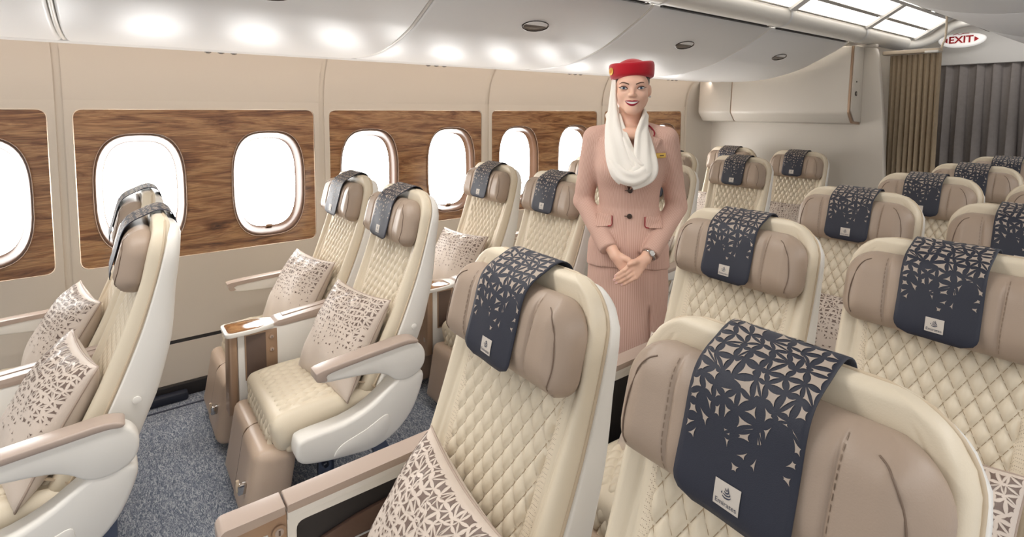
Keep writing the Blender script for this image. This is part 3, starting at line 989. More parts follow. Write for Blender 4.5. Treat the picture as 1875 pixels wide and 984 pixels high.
def cush_xs(s, hw):
    R = 0.05
    mid = np.linspace(-0.185, 0.185, 21)
    rim = hw - R * (1 - np.cos(np.linspace(0, math.pi / 2, 8)))[:-1]
    side = np.concatenate([[0.196, 0.200], rim[::-1]]); side = np.minimum(np.sort(side), hw); mid = np.clip(mid, -hw + 0.004, hw - 0.004)
    return np.concatenate([-side[::-1], mid, side])


ME['seat_cushion'] = pad_mesh('seat_cushion', M_CREAM, CSP, 0.0, CSP.L, 0.240, (0.04, 0.03), 0.085, 0.07, 0.075, 0, 16, disp=cush_disp, xs_fn=cush_xs, n_rim=12, pw=2.6)
QSP = Spine([(-0.640, 0.318), (-0.644, 0.352), (-0.635, 0.395), (-0.607, 0.430), (-0.564, 0.4465), (-0.42, 0.450), (-0.24, 0.4375)])


def cush_surf(x, s, h):
    y, z, ny, nz = QSP.at(np.array(s))
    return (x, float(y + ny * (h - 0.002)), float(z + nz * (h - 0.002)))


ME['quilted_top'] = quilt_mesh('quilted_top', cush_surf, 0.0, QSP.L, lambda s: 0.186, 0.0125, M_CREAM)
ME['seat_stitching'] = stitch_mesh('stitching', cush_surf, 0.005, QSP.L, lambda s: 0.186, 0.0012)
ME['cushion_base'] = prism('cushion_base', round_poly([(-0.60, 0.30), (-0.60, 0.34), (-0.2, 0.33), (-0.2, 0.27), (-0.4, 0.27)], 0.015, 3), -0.235, 0.235, mat('base_cream', (214, 198, 172), 0.5), 'x', 0.01)

# leg rest
LS = Spine([(-0.685, 0.035), (-0.668, 0.12), (-0.65, 0.22), (-0.632, 0.325)])


def leg_disp(x, s, d):
    return -0.006 * np.exp(-((x - 0.01) / 0.004) ** 2) + 0.006 * sm(0.012, 0.02, x) * 1.0


def leg_xs(s, hw):
    rim = hw - 0.05 * (1 - np.cos(np.linspace(0, math.pi / 2, 7)))[:-1]
    mid = np.array([-0.15, -0.1, -0.05, -0.01, 0.0, 0.005, 0.01, 0.015, 0.02, 0.03, 0.07, 0.12, 0.15])
    mid = np.clip(mid, -hw + 0.06, hw - 0.06)
    return np.concatenate([-rim, mid, rim[::-1]])


ME['leg_rest'] = pad_mesh('leg_rest', M_LEG, LS, 0.0, LS.L, 0.236, (0.025, 0.04), 0.062, 0.085, 0.055, 0, 12, disp=leg_disp, xs_fn=leg_xs, n_rim=8, pw=3.0)
_ls = []
for _s in np.linspace(0.012, LS.L - 0.002, 20):
    _k = min(1, min(_s, LS.L - _s) / 0.055); _t = 0.0635 * (1 - (1 - _k) ** 3.0) ** (1 / 3.0)
    _y, _z, _ny, _nz = LS.at(np.array(_s)); _ls.append((0.010, float(_y + _ny * _t), float(_z + _nz * _t)))
_ls.append((0.010, _ls[-1][1] + 0.05, _ls[-1][2] - 0.004))
ME['leg_seam'] = tube('seam', _ls, 0.003, mat('leg_seam_dark', (110, 88, 70), 0.6), 6)
ME['latch'] = box('latch', (0.150, -0.752, 0.168), (0.176, -0.722, 0.205), M_CHROME, 0.004)
ME['strap'] = box('strap', (0.157, -0.757, 0.178), (0.169, -0.746, 0.222), M_BELT, 0.003)

# understructure
ME['seat_frame'] = prism('seat_frame', [(-0.56, 0.30), (-0.15, 0.30), (-0.15, 0.22), (-0.50, 0.22)], -0.22, 0.22, M_STEEL, 'x', 0.006)
# drilled leg plate
_h = [[(-0.44 + 0.012 * math.cos(t), z + 0.012 * math.sin(t)) for t in np.linspace(0, 2 * math.pi, 11)[:-1]] for z in (0.06, 0.11, 0.16, 0.205)]
ME['drilled_leg'] = plate_with_holes('drilled_leg', [(-0.47, 0.0), (-0.41, 0.0), (-0.41, 0.24), (-0.47, 0.24)], _h, 0.02, M_STEEL, lambda u, v, w: (0.16 + w, u, v))
ME['rear_leg'] = prism('rear_leg', [(-0.20, 0.0), (-0.12, 0.0), (-0.22, 0.24), (-0.28, 0.24)], 0.15, 0.19, M_STEEL, 'x', 0.006)

# seat belt: webbing and tongue on the seat corner
bpts = smooth_poly([(0.225, -0.25, 0.43), (0.20, -0.29, 0.455), (0.185, -0.33, 0.468), (0.16, -0.37, 0.470)], 5, False)
V = []
for p in bpts:
    for dx, dz in ((-0.024, 0.002), (0.024, 0.0), (0.024, 0.006), (-0.024, 0.008)): V.append((p[0] + dx * 0.75, p[1] + dx * 0.6, p[2] + dz))
Fc = []
for i in range(len(bpts) - 1):
    for k in range(4): Fc.append((i * 4 + k, i * 4 + (k + 1) % 4, i * 4 + 4 + (k + 1) % 4, i * 4 + 4 + k))
ME['seat_belt'] = new_mesh('seat_belt', V, Fc + [(0, 3, 2, 1)] + [tuple(len(V) - 4 + k for k in range(4))], M_BELT, smooth=False)
ME['belt_tongue'] = box('belt_tongue', (0.125, -0.405, 0.466), (0.172, -0.372, 0.472), M_CHROME, 0.002)

# aisle armrest (right hand of the picture; mirrored for the other side)
AX = 0.315
arm_poly = smooth_poly([(-0.495, 0.580), (-0.500, 0.605), (-0.40, 0.622), (-0.25, 0.634), (-0.165, 0.640), (-0.115, 0.628), (-0.088, 0.588), (-0.092, 0.538), (-0.125, 0.505), (-0.175, 0.494), (-0.215, 0.506), (-0.250, 0.535), (-0.300, 0.556), (-0.40, 0.570)], 3)
ME['arm_body'] = prism('arm_body', [tuple(p) for p in arm_poly], AX - 0.030, AX + 0.030, M_WHITE, 'x', 0.010, 3)
pad_poly = smooth_poly([(-0.515, 0.590), (-0.520, 0.612), (-0.508, 0.628), (-0.40, 0.640), (-0.25, 0.652), (-0.165, 0.657), (-0.120, 0.644), (-0.128, 0.632), (-0.165, 0.636), (-0.25, 0.630), (-0.40, 0.618), (-0.478, 0.607), (-0.480, 0.585)], 3)
ME['arm_pad'] = prism('arm_pad', [tuple(p) for p in pad_poly], AX - 0.034, AX + 0.034, M_TRIM, 'x', 0.009, 3)
sh_poly = smooth_poly([(-0.585, 0.318), (-0.588, 0.375), (-0.560, 0.396), (-0.42, 0.402), (-0.32, 0.432), (-0.235, 0.487), (-0.20, 0.508), (-0.120, 0.515), (-0.092, 0.490), (-0.112, 0.42), (-0.150, 0.35), (-0.215, 0.292), (-0.30, 0.262), (-0.40, 0.268), (-0.53, 0.290)], 3)
ME['side_shroud'] = prism('side_shroud', [tuple(p) for p in sh_poly], AX - 0.055, AX + 0.028, M_WHITE, 'x', 0.014, 3)
ins = smooth_poly([(-0.46, 0.292), (-0.43, 0.328), (-0.34, 0.352), (-0.265, 0.382), (-0.245, 0.37), (-0.25, 0.32), (-0.30, 0.280), (-0.40, 0.283)], 3)
ME['shroud_inset'] = prism('shroud_inset', [tuple(p) for p in ins], AX + 0.024, AX + 0.031, M_WHITE, 'x', 0.003)
ME['pivot_cap'] = disc('pivot_cap', 0.012, 0.004, M_WHITE, 16, 'x', 0.001)

# slim armrest between two seats or along the wall
slim = smooth_poly([(-0.575, 0.585), (-0.580, 0.610), (-0.55, 0.622), (-0.35, 0.628), (-0.15, 0.634), (-0.12, 0.60), (-0.15, 0.565), (-0.35, 0.560), (-0.52, 0.572)], 3)
ME['slim_body'] = prism('slim_body', [tuple(p) for p in slim], -0.022, 0.022, M_WHITE, 'x', 0.008, 3)
slimp = smooth_poly([(-0.590, 0.590), (-0.596, 0.615), (-0.58, 0.632), (-0.35, 0.642), (-0.15, 0.646), (-0.13, 0.634), (-0.15, 0.630), (-0.35, 0.624), (-0.555, 0.612), (-0.560, 0.590)], 3)
ME['slim_pad'] = prism('slim_pad', [tuple(p) for p in slimp], -0.028, 0.028, M_TRIM, 'x', 0.008, 3)


def mirrored(me, name):
    c = me.copy(); c.name = name
    bm = bmesh.new(); bm.from_mesh(c)
    for v in bm.verts: v.co.x = -v.co.x
    bmesh.ops.reverse_faces(bm, faces=bm.faces)
    bm.to_mesh(c); bm.free()
    return c


for k in ('arm_body', 'arm_pad', 'side_shroud', 'shroud_inset'): ME[k + '_l'] = mirrored(ME[k], k)

TREE = [('shell', None), ('backrest', None), ('quilted_panel', 'backrest'), ('stitching', 'backrest'), ('perforated_strip', 'backrest'), ('piping', 'backrest'), ('headrest', None), ('head_stitching', 'headrest'), ('wing_seam_-1', 'headrest'), ('wing_seam_1', 'headrest'),
        ('seat_cushion', None), ('quilted_top', 'seat_cushion'), ('seat_stitching', 'seat_cushion'), ('cushion_base', 'seat_cushion'), ('leg_rest', None), ('leg_seam', 'leg_rest'), ('latch', 'leg_rest'), ('strap', 'leg_rest'),
        ('seat_frame', None), ('drilled_leg', 'seat_frame'), ('rear_leg', 'seat_frame'), ('seat_belt', None), ('belt_tongue', 'seat_belt')]


def make_seat(x, y, label, group, arms=(), rz=0.0):
    t = tag(empty('airline_seat', (x, y, 0), rz), label, 'seat', group)
    d = {}
    for n, p in TREE:
        d[n] = link({'head_stitching': 'stitching', 'seat_stitching': 'stitching', 'wing_seam_-1': 'wing_seam', 'wing_seam_1': 'wing_seam', 'leg_seam': 'seam'}.get(n, n), ME[n], d[p] if p else t)
        if 'stitching' in n: d[n]['kind'] = 'stuff'
    for a in arms:
        if a == 'right':
            b = link('armrest', ME['arm_body'], t); link('arm_pad', ME['arm_pad'], b)
            link('pivot_cap', ME['pivot_cap'], d['shell'], (0.2435, -0.085, 0.655))
            s = link('side_shroud', ME['side_shroud'], t); link('shroud_inset', ME['shroud_inset'], s)
        if a == 'left':
            b = link('armrest', ME['arm_body_l'], t); link('arm_pad', ME['arm_pad_l'], b)
            s = link('side_shroud', ME['side_shroud_l'], t); link('shroud_inset', ME['shroud_inset_l'], s)
        if a == 'wall':
            b = link('armrest', ME['slim_body'], t, (-0.298, 0, 0)); link('arm_pad', ME['slim_pad'], b)
        if a == 'middle':
            b = link('armrest', ME['slim_body'], t, (0.286, 0, 0)); link('arm_pad', ME['slim_pad'], b)
    return t


# ------------------------------------------------------------------ headrest cover
CV = Spine([(-0.138, 0.996), (-0.139, 1.02), (-0.130, 1.06), (-0.117, 1.105), (-0.104, 1.145), (-0.088, 1.174), (-0.066, 1.192), (-0.040, 1.205), (-0.012, 1.217), (0.016, 1.219), (0.040, 1.203), (0.052, 1.17), (0.056, 1.13)])
CW = 0.085


def cover_pt(x, s, off=0.0):
    y, z, ny, nz = CV.at(np.array(s))
    # soft sag where the cloth bridges the gap, tiny waves at the hem
    sg = 0.0014 * math.sin(x * 45 + s * 20) * (1 - min(1, s / 0.25)) + 0.0012 * math.sin(s * 38 + 1) * (x / CW) ** 2
    return (x, float(y + ny * (off + sg)), float(z + nz * (off + sg)))


def build_cover():
    V = []; S = np.linspace(0, CV.L, 44); U = np.linspace(-1, 1, 19); th = 0.0022
    for off in (0.0, -th):
        for s in S:
            r = 0.032
            cut = (r - math.sqrt(max(r * r - (r - s) ** 2, 0))) if s < r else 0.0
            for u in U: V.append(cover_pt(u * (CW - cut), s, off))
    nc = len(U); nr = len(S); n = nr * nc
    Fc = grid_faces(nr, nc) + grid_faces(nr, nc, n, True)
    ring = [i for i in range(nc)] + [j * nc + nc - 1 for j in range(1, nr)] + [(nr - 1) * nc + i for i in range(nc - 2, -1, -1)] + [j * nc for j in range(nr - 2, 0, -1)]
    for a, b in zip(ring, ring[1:] + ring[:1]): Fc.append((b, a, a + n, b + n))
    return new_mesh('headrest_cover', V, Fc, M_NAVY)


ME['cover'] = build_cover()


def cover_size(v):
    return float(np.interp(v, [0, 0.2, 0.3, 0.4, 0.55, 1], [0.42, 0.48, 0.58, 0.68, 0.80, 0.86]))


def cover_dens(v):
    return float(np.interp(v, [0, 0.17, 0.19, 0.27, 0.38, 0.5, 1], [0, 0.0, 0.16, 0.45, 0.82, 0.96, 0.96]))


ME['cover_print'] = shards_mesh('printed_motif', shards(2 * CW - 0.002, CV.L, 0.0215, cover_size, 5, cover_dens, jit=0.47, tri=0.4), lambda u, v: cover_pt(u, v, 0.0008), M_PRINT)


def on_cover(me, cx, cs, off):
    for v in me.vertices: v.co = Vector(cover_pt(v.co.x + cx, v.co.y + cs, off))
    me.update()
    return me


def patch_grid():
    V = []; n = 6
    for j in range(n):
        for i in range(n): V.append(cover_pt(-0.019 + 0.038 * i / (n - 1), 0.021 + 0.034 * j / (n - 1), 0.0012))
    return new_mesh('emblem_patch', V, grid_faces(n, n), M_PATCH)


ME['cover_patch'] = patch_grid()
ME['cover_word'] = on_cover(text_mesh('lettering', 'Emirates', 0.0093, M_INK), 0.0, 0.0275, 0.0017)


def flame():
    V = []; Fc = []
    def stroke(pts, w0, w1):
        P = smooth_poly(pts, 5, False); n = len(P); b = len(V)
        for i in range(n):
            t = P[min(i + 1, n - 1)] - P[max(i - 1, 0)]; t = t / np.linalg.norm(t)
            w = (w0 + (w1 - w0) * i / (n - 1)) * math.sin(math.pi * (0.12 + 0.84 * i / (n - 1)))
            for sg in (-1, 1): V.append((P[i][0] - t[1] * w * sg, P[i][1] + t[0] * w * sg, 0))
        for i in range(n - 1): Fc.append((b + 2 * i, b + 2 * i + 1, b + 2 * i + 3, b + 2 * i + 2))
    k = 0.001
    stroke([(-6 * k, 0), (-2 * k, -2 * k), (4 * k, -1 * k), (7 * k, 2 * k)], 1.1 * k, 0.8 * k)
    stroke([(-5 * k, 3 * k), (0, 1.5 * k), (5 * k, 3.5 * k), (4 * k, 6.5 * k)], 1.0 * k, 0.7 * k)
    stroke([(-4 * k, 6.5 * k), (-1 * k, 4.5 * k), (2.5 * k, 6 * k), (2 * k, 10 * k), (0.5 * k, 13 * k)], 1.0 * k, 0.7 * k)
    stroke([(-2.5 * k, 10.5 * k), (-1.5 * k, 8 * k), (0.6 * k, 8.5 * k), (0, 11 * k)], 0.8 * k, 0.6 * k)
    stroke([(-6.5 * k, 5 * k), (-7.5 * k, 3 * k), (-6 * k, 1.5 * k)], 0.8 * k, 0.5 * k)
    return new_mesh('emblem', V, Fc, M_INK)


ME['cover_flame'] = on_cover(flame(), 0.0, 0.0375, 0.0017)


def make_cover(seat, label):
    o = link('headrest_cover', ME['cover'], None, seat.location.copy(), seat.rotation_euler.copy())
    tag(o, label, 'headrest cover', 'navy printed headrest covers')
    p = link('printed_motif', ME['cover_print'], o); p['kind'] = 'stuff'
    q = link('emblem_patch', ME['cover_patch'], o); q['label'] = 'pale emblem patch reading Emirates'
    link('lettering', ME['cover_word'], q); link('emblem', ME['cover_flame'], q)
    return o


# ------------------------------------------------------------------ pillows
def pillow_pt(u, v, side, A, rnd_ph, T=0.084, off=0.0):
    """u, v in [-1, 1]; soft square pillow with pulled corners, standing in x-z, thickness along y"""
    ex = 1 - 0.075 * (1 - v * v) - 0.01; ez = 1 - 0.075 * (1 - u * u) - 0.01
    x = A * u * ex; z = A * v * ez
    t = T * ((1 - abs(u) ** 2.6) * (1 - abs(v) ** 2.6)) ** 0.5
    edge = max(abs(u), abs(v))
    wr = 0.0
    if side > 0:
        wr = 0.0035 * math.sin(9 * u + 4 * v + rnd_ph) * math.sin(5 * v - 3 * u + rnd_ph * 2) * (0.3 + edge)
        wr += 0.0045 * sm(0.35, 0.95, v) * math.sin(16 * u + 3 * math.sin(7 * v + rnd_ph) + rnd_ph) * (1 - abs(u) ** 4)
        wr *= (1 - edge ** 8)
    y = -side * (t + wr + off)
    return (x, y, z)


def build_pillow(seed, A=0.205):
    rnd = random.Random(seed); ph = rnd.uniform(0, 6)
    n = 41; g = [math.sin(t) for t in np.linspace(-math.pi / 2, math.pi / 2, n)]
    V = []
    for side in (1, -1):
        for v in g:
            for u in g: V.append(pillow_pt(u, v, side, A, ph))
    me = new_mesh('cushion', V, grid_faces(n, n) + grid_faces(n, n, n * n, True), M_PILLOW, merge=1e-5)
    size = lambda v: float(np.interp(v, [0, 0.35, 0.55, 0.75, 1], [0.3, 0.42, 0.56, 0.74, 0.90]))
    dens = lambda v: float(np.interp(v, [0, 0.30, 0.36, 0.55, 0.75, 1], [0, 0, 0.3, 0.75, 0.98, 1.0]))
    polys = shards(1.96, 1.96, 0.094, size, seed, dens, jit=0.48, tri=0.5)
    pr = shards_mesh('printed_shards', polys, lambda p, q: pillow_pt(max(-.985, min(.985, p)), max(-.985, min(.985, q - 0.98)), 1, A, ph, off=0.0012), M_SHARD)
    pts = [pillow_pt(u, v, 1, A, ph, off=-0.001) for u, v in [(t, -1) for t in np.linspace(-1, 1, 14)[:-1]] + [(1, t) for t in np.linspace(-1, 1, 14)[:-1]] + [(t, 1) for t in np.linspace(1, -1, 14)[:-1]] + [(-1, t) for t in np.linspace(1, -1, 14)[:-1]]]
    pp = tube('piping', pts, 0.0035, mat('pillow_piping', (168, 150, 136), 0.5), 5, closed=True)
    return me, pr, pp


PIL = [build_pillow(11), build_pillow(23), build_pillow(37)]


def make_pillow(seat, label, k, dx=0.0, tilt=-30, roll=0.0, dy=-0.315, z=0.60, rz=0.0):
    me, pr, pp = PIL[k]
    o = link('cushion', me, None)
    tag(o, label, 'cushion', 'patterned satin cushions')
    o.location = (seat.location.x + dx, seat.location.y + dy, z)
    o.rotation_euler = (math.radians(tilt), math.radians(roll), math.radians(rz))
    p = link('printed_shards', pr, o); p['kind'] = 'stuff'
    link('piping', pp, o)
    return o


# ------------------------------------------------------------------ consoles
def side_button(parent, x, y, z, r=0.012, sgn=1):
    b = link('round_button', disc('round_button', r, 0.006, M_BRONZE, 18, 'x', 0.002), parent, (x, y, z))
    link('button_core', disc('button_core', r * 0.62, 0.004, M_TRIM, 14, 'x', 0.001), b, (0.003 * sgn, 0, 0))
    link('button_mark', box('button_mark', (-0.001, -r * 0.12, -r * 0.35), (0.001, r * 0.12, r * 0.35), M_NICHE, 0), b, (0.0058 * sgn, 0, 0))


CM = {}
tab = round_poly([(-0.075, -0.715), (0.075, -0.715), (0.075, -0.60), (0.045, -0.50), (-0.045, -0.50), (-0.075, -0.60)], [0.03, 0.03, 0.06, 0.05, 0.05, 0.06], 6)
CM['table'] = prism('table', tab, 0.588, 0.606, M_WHITE, 'z', 0.005)
tin = round_poly([(-0.062, -0.703), (0.062, -0.703), (0.062, -0.60), (0.05, -0.555), (-0.05, -0.555), (-0.062, -0.60)], [0.025, 0.025, 0.05, 0.04, 0.04, 0.05], 6)
CM['table_inlay'] = prism('table_inlay', tin, 0.6035, 0.6075, M_BURL, 'z', 0.001)
CM['top_rail'] = prism('top_rail', round_poly([(-0.53, 0.598), (-0.50, 0.612), (-0.12, 0.648), (-0.10, 0.62), (-0.12, 0.602), (-0.49, 0.585)], 0.008, 3), -0.046, 0.046, M_TRIM, 'x', 0.008, 3)
CM['lid'] = prism('lid', [(-0.47, 0.6150), (-0.13, 0.6475), (-0.13, 0.6505), (-0.47, 0.6180)], -0.036, 0.004, M_TRIM, 'x', 0.002)
CM['post'] = prism('post', [(-0.705, 0.235), (-0.700, 0.588), (-0.665, 0.588), (-0.665, 0.235)], -0.050, 0.050, M_BRONZE, 'x', 0.012, 3)
CM['body'] = prism('body', [(-0.665, 0.24), (-0.665, 0.588), (-0.50, 0.598), (-0.12, 0.61), (-0.16, 0.30), (-0.40, 0.24)], -0.043, 0.043, M_WHITE, 'x', 0.006)
CM['niche_frame'] = box('niche_frame', (0.0425, -0.638, 0.375), (0.0475, -0.505, 0.582), M_BRONZE, 0.002)
CM['niche'] = box('niche', (0.0455, -0.632, 0.382), (0.0482, -0.552, 0.575), M_NICHE, 0.001)


def make_console(x, y, label):
    t = tag(empty('seat_console', (x, y, 0)), label, 'console', 'consoles between paired seats')
    b = link('body', CM['body'], t)
    link('post', CM['post'], t)
    tb = link('cocktail_table', CM['table'], t); w = link('table_inlay', CM['table_inlay'], tb); w['label'] = 'glossy burl wood inlay'
    r = link('top_rail', CM['top_rail'], t); link('lid', CM['lid'], r)
    nf = link('niche_frame', CM['niche_frame'], t); link('niche', CM['niche'], nf)
    side_button(nf, 0.049, -0.528, 0.548); side_button(nf, 0.049, -0.528, 0.490)
    pic = link('icon_plate', box('icon_plate', (0.005, -0.7035, 0.30), (0.03, -0.7005, 0.335), M_WHITE, 0.001), t)
    link('icon', box('icon', (0.010, -0.7045, 0.306), (0.025, -0.703, 0.329), M_TRIM, 0), pic)
    return t


KM = {}
KM['cap'] = prism('cap', round_poly([(-0.795, 0.570), (-0.797, 0.632), (-0.786, 0.643), (-0.660, 0.643), (-0.660, 0.624), (-0.772, 0.620)], [0.004, 0.008, 0.006, 0.002, 0.002, 0.006], 4), -0.030, 0.030, M_TRIM, 'x', 0.007, 3)
KM['rail'] = prism('rail', round_poly([(-0.655, 0.624), (-0.655, 0.643), (-0.20, 0.650), (-0.15, 0.64), (-0.20, 0.630)], 0.004, 3), -0.030, 0.030, M_TRIM, 'x', 0.007, 3)
KM['rail_lip'] = prism('rail_lip', [(-0.655, 0.604), (-0.655, 0.626), (-0.20, 0.632), (-0.20, 0.610)], -0.026, 0.026, M_WHITE, 'x', 0.004)
KM['post'] = prism('post', round_poly([(-0.793, 0.02), (-0.790, 0.622), (-0.765, 0.622), (-0.765, 0.02)], 0.006, 3), -0.026, 0.026, M_BRONZE, 'x', 0.008)
KM['panel'] = box('panel', (-0.022, -0.768, 0.20), (0.022, -0.655, 0.624), M_BRONZE, 0.004)
KM['plate'] = box('plate', (0.020, -0.750, 0.525), (0.0255, -0.697, 0.588), M_WHITE, 0.004)
_no = [(-0.655, 0.16), (-0.18, 0.16), (-0.18, 0.608), (-0.655, 0.608)]
_ni = rrect(-0.635, 0.22, -0.20, 0.588, 0.02, 4)
KM['frame'] = plate_with_holes('frame', _no, [_ni], 0.012, M_WHITE, lambda u, v, w: (0.022 - w, u, v))
KM['core'] = box('core', (-0.022, -0.655, 0.16), (0.004, -0.18, 0.61), M_WHITE, 0.004)
KM['recess'] = box('recess', (0.003, -0.645, 0.20), (0.006, -0.19, 0.60), M_DARK, 0.001)
KM['foot'] = prism('foot', [(-0.70, 0.0), (-0.25, 0.0), (-0.20, 0.20), (-0.72, 0.20)], -0.022, 0.022, M_STEEL, 'x', 0.01)


def make_big_console(x, y, label):
    t = tag(empty('aisle_console', (x, y, 0)), label, 'console', 'consoles along the aisle')
    link('front_cap', KM['cap'], t)
    r = link('top_rail', KM['rail'], t); link('rail_lip', KM['rail_lip'], r)
    link('post', KM['post'], t)
    p = link('control_panel', KM['panel'], t)
    pl = link('switch_plate', KM['plate'], p)
    for q, (dy, dz) in enumerate([(-0.728, 0.553), (-0.707, 0.553), (-0.728, 0.53), (-0.707, 0.53)]):
        pass
    link('switch_marks', SWM, pl)
    side_button(p, 0.025, -0.674, 0.585, 0.016)
    link('side_frame', KM['frame'], t); c = link('core', KM['core'], t); link('recess', KM['recess'], c)
    link('foot', KM['foot'], t)
    return t


_V = []; _F = []
for cy, cz in [(-0.735, 0.566), (-0.712, 0.566), (-0.735, 0.541), (-0.712, 0.541)]:
    b = len(_V); n = 14
    for rr in (0.0075, 0.0062):
        for k in range(n): _V.append((0.0260, cy + rr * math.cos(2 * math.pi * k / n), cz + rr * math.sin(2 * math.pi * k / n)))
    for k in range(n): _F.append((b + k, b + (k + 1) % n, b + n + (k + 1) % n, b + n + k))
for cy, cz in [(-0.7235, 0.580), (-0.7235, 0.554)]:
    b = len(_V)
    for k in range(10): _V.append((0.0260, cy + 0.003 * math.cos(2 * math.pi * k / 10), cz + 0.003 * math.sin(2 * math.pi * k / 10)))
    _F.append(tuple(range(b, b + 10)))
SWM = new_mesh('switch_marks', _V, _F, mat('switch_grey', (120, 108, 100), 0.5), smooth=False)

# ------------------------------------------------------------------ place the rows
PITCH_ROW = 0.9475
XW, XA, XCON = 0.583, 1.217, 0.900
YW0 = 1.0657
wtxt = ['the left edge of the photo', 'the second wood panel joint', 'behind the blue carpet aisle gap', 'x', 'x', 'x']
win_lab = ['window seat seen side-on at the left edge, beyond the nearest aisle seat',
           'window seat with cushion below the second bright window from the left',
           'window seat between two bright windows, left of the attendant',
           'window seat mostly hidden behind the attendant\'s shoulder',
           'window seat just right of the attendant\'s sleeve, half hidden',
           'rearmost window seat against the beige bulkhead']
ais_lab = ['cream aisle seat seen side-on at the left edge, nearest the camera',
           'cream aisle seat fully in view with white armrest and tan leg rest',
           'cream aisle seat partly covered by the attendant\'s right arm',
           'cream aisle seat half hidden behind the attendant\'s left arm',
           'cream aisle seat in the second row before the bulkhead',
           'rearmost aisle seat in front of the beige bulkhead, beside its window seat']
wc = ['on the side-on window seat at the left edge', 'on the window seat below the second bright window', 'on the window seat left of the attendant', 'on the window seat hidden behind the attendant',
      'on the half hidden window seat right of the attendant', 'on the rearmost window seat by the bulkhead']
ac = ['on the side-on aisle seat at the left edge', 'on the fully visible aisle seat with the white armrest', 'on the aisle seat touching the attendant\'s right arm', 'on the aisle seat behind the attendant\'s left arm',
      'on the aisle seat one row before the bulkhead', 'on the rearmost aisle seat by the bulkhead']
conl = ['at the left edge, cut by the photo', 'with burl table, in the pair fully in view', 'behind the fully visible pair, left of the attendant', 'hidden behind the attendant', 'of the pair one row before the bulkhead', 'of the rearmost pair at the bulkhead']
for r in range(6):
    y = YW0 + PITCH_ROW * (r - 1)
    s = make_seat(XW, y, win_lab[r], 'window pair seats', ['wall'])
    make_cover(s, 'navy and taupe headrest cover ' + wc[r])
    s2 = make_seat(XA, y, ais_lab[r], 'window pair seats', ['right'])
    make_cover(s2, 'navy and taupe headrest cover ' + ac[r])
    make_console(XCON, y, 'console with drink table ' + conl[r])
    if r in (0, 1, 2, 4, 5): make_pillow(s, 'satin cushion with brown shard print ' + wc[r], r % 3, dx=-0.01, rz=11)
    if r in (0, 1, 3, 5): make_pillow(s2, 'satin cushion with brown shard print ' + ac[r], (r + 1) % 3, dx=0.03, rz=11)

YC0 = 0.7874
cx_seat = [2.477, 3.040]
cl = [['large centre seat with cushion in the foreground, beside the aisle console', 'largest foreground centre seat with the biggest headrest cover'],
      ['centre seat in the second row, just right of the attendant', 'centre seat in the second row at the right edge with large navy cover'],
      ['centre seat in the third row, right of the attendant', 'centre seat in the third row, cut by the right edge'],
      ['centre seat in the fourth row below the grey curtain', 'centre seat in the fourth row, a sliver at the right edge'],
      ['centre seat in the fifth row below the grey curtain', None],
      ['rearmost centre seat at the right edge below the grey curtain', None]]
cvl = [['on the foreground centre seat beside the aisle console', 'on the largest foreground seat, biggest in the photo'],
       ['on the second-row centre seat right of the attendant', 'on the second-row seat at the right edge'],
       ['on the third-row centre seat', 'on the third-row seat cut by the right edge'],
       ['on the fourth-row centre seat', 'on the fourth-row seat at the right edge'],
       ['on the fifth-row centre seat', ''], ['on the rearmost centre seat', '']]
kl = ['in the foreground with dark storage niche and switch plate', 'beside the second-row centre seat', 'beside the third-row centre seat', 'beside the fourth-row centre seat', 'beside the fifth-row centre seat', 'beside the rearmost centre seat']
SEATC = {}
for r in range(6):
    y = YC0 + PITCH_ROW * r
    for c in range(2):
        if cl[r][c] is None: continue
        s = make_seat(cx_seat[c] + (0.018 if (r, c) == (0, 1) else 0.0), y, cl[r][c], 'centre block seats', ['middle'] if c == 0 else [])
        SEATC[r, c] = s
        make_cover(s, 'navy headrest cover with star print ' + cvl[r][c])
        if (r, c) in ((0, 0), (1, 1), (2, 0), (1, 0)):
            make_pillow(s, 'satin cushion with brown shard print ' + cvl[r][c], (r + c) % 3, dx=0.01 if (r, c) == (0, 0) else 0.0, rz=-9 if (r, c) == (0, 0) else 5)
    make_big_console(2.158, y + 0.16, 'tan topped aisle console ' + kl[r])
# pouch in the niche of the foreground console
po = tag(empty('amenity_pouch', (2.172, YC0 - 0.26, 0.225)), 'dark brown pouch stowed in the foreground console niche', 'pouch')
pv = smooth_poly([(-0.20, 0.0), (-0.19, 0.25), (-0.10, 0.30), (0.05, 0.315), (0.16, 0.33), (0.18, 0.0)], 4)
link('pouch_body', prism('pouch_body', [tuple(p) for p in pv], -0.008, 0.004, mat('pouch_brown', (96, 74, 64), 0.35, spec=0.5, bump=(30, 0.5)), 'x', 0.004), po)
zp = smooth_poly([(-0.15, 0.20), (-0.12, 0.245), (-0.02, 0.25), (0.02, 0.23), (0.0, 0.21), (-0.11, 0.205)], 4)
link('clear_clip', tube('clear_clip', [(0.006, a, b) for a, b in zp], 0.0025, mat('clear_plastic', (190, 190, 192), 0.1), 6, closed=True), po)
# ------------------------------------------------------------------ cabin attendant in the aisle
def smin(a, b, k):
    if k <= 0: return np.minimum(a, b)
    h = np.clip(0.5 + 0.5 * (b - a) / k, 0, 1)
    return b * (1 - h) + a * h - k * h * (1 - h)


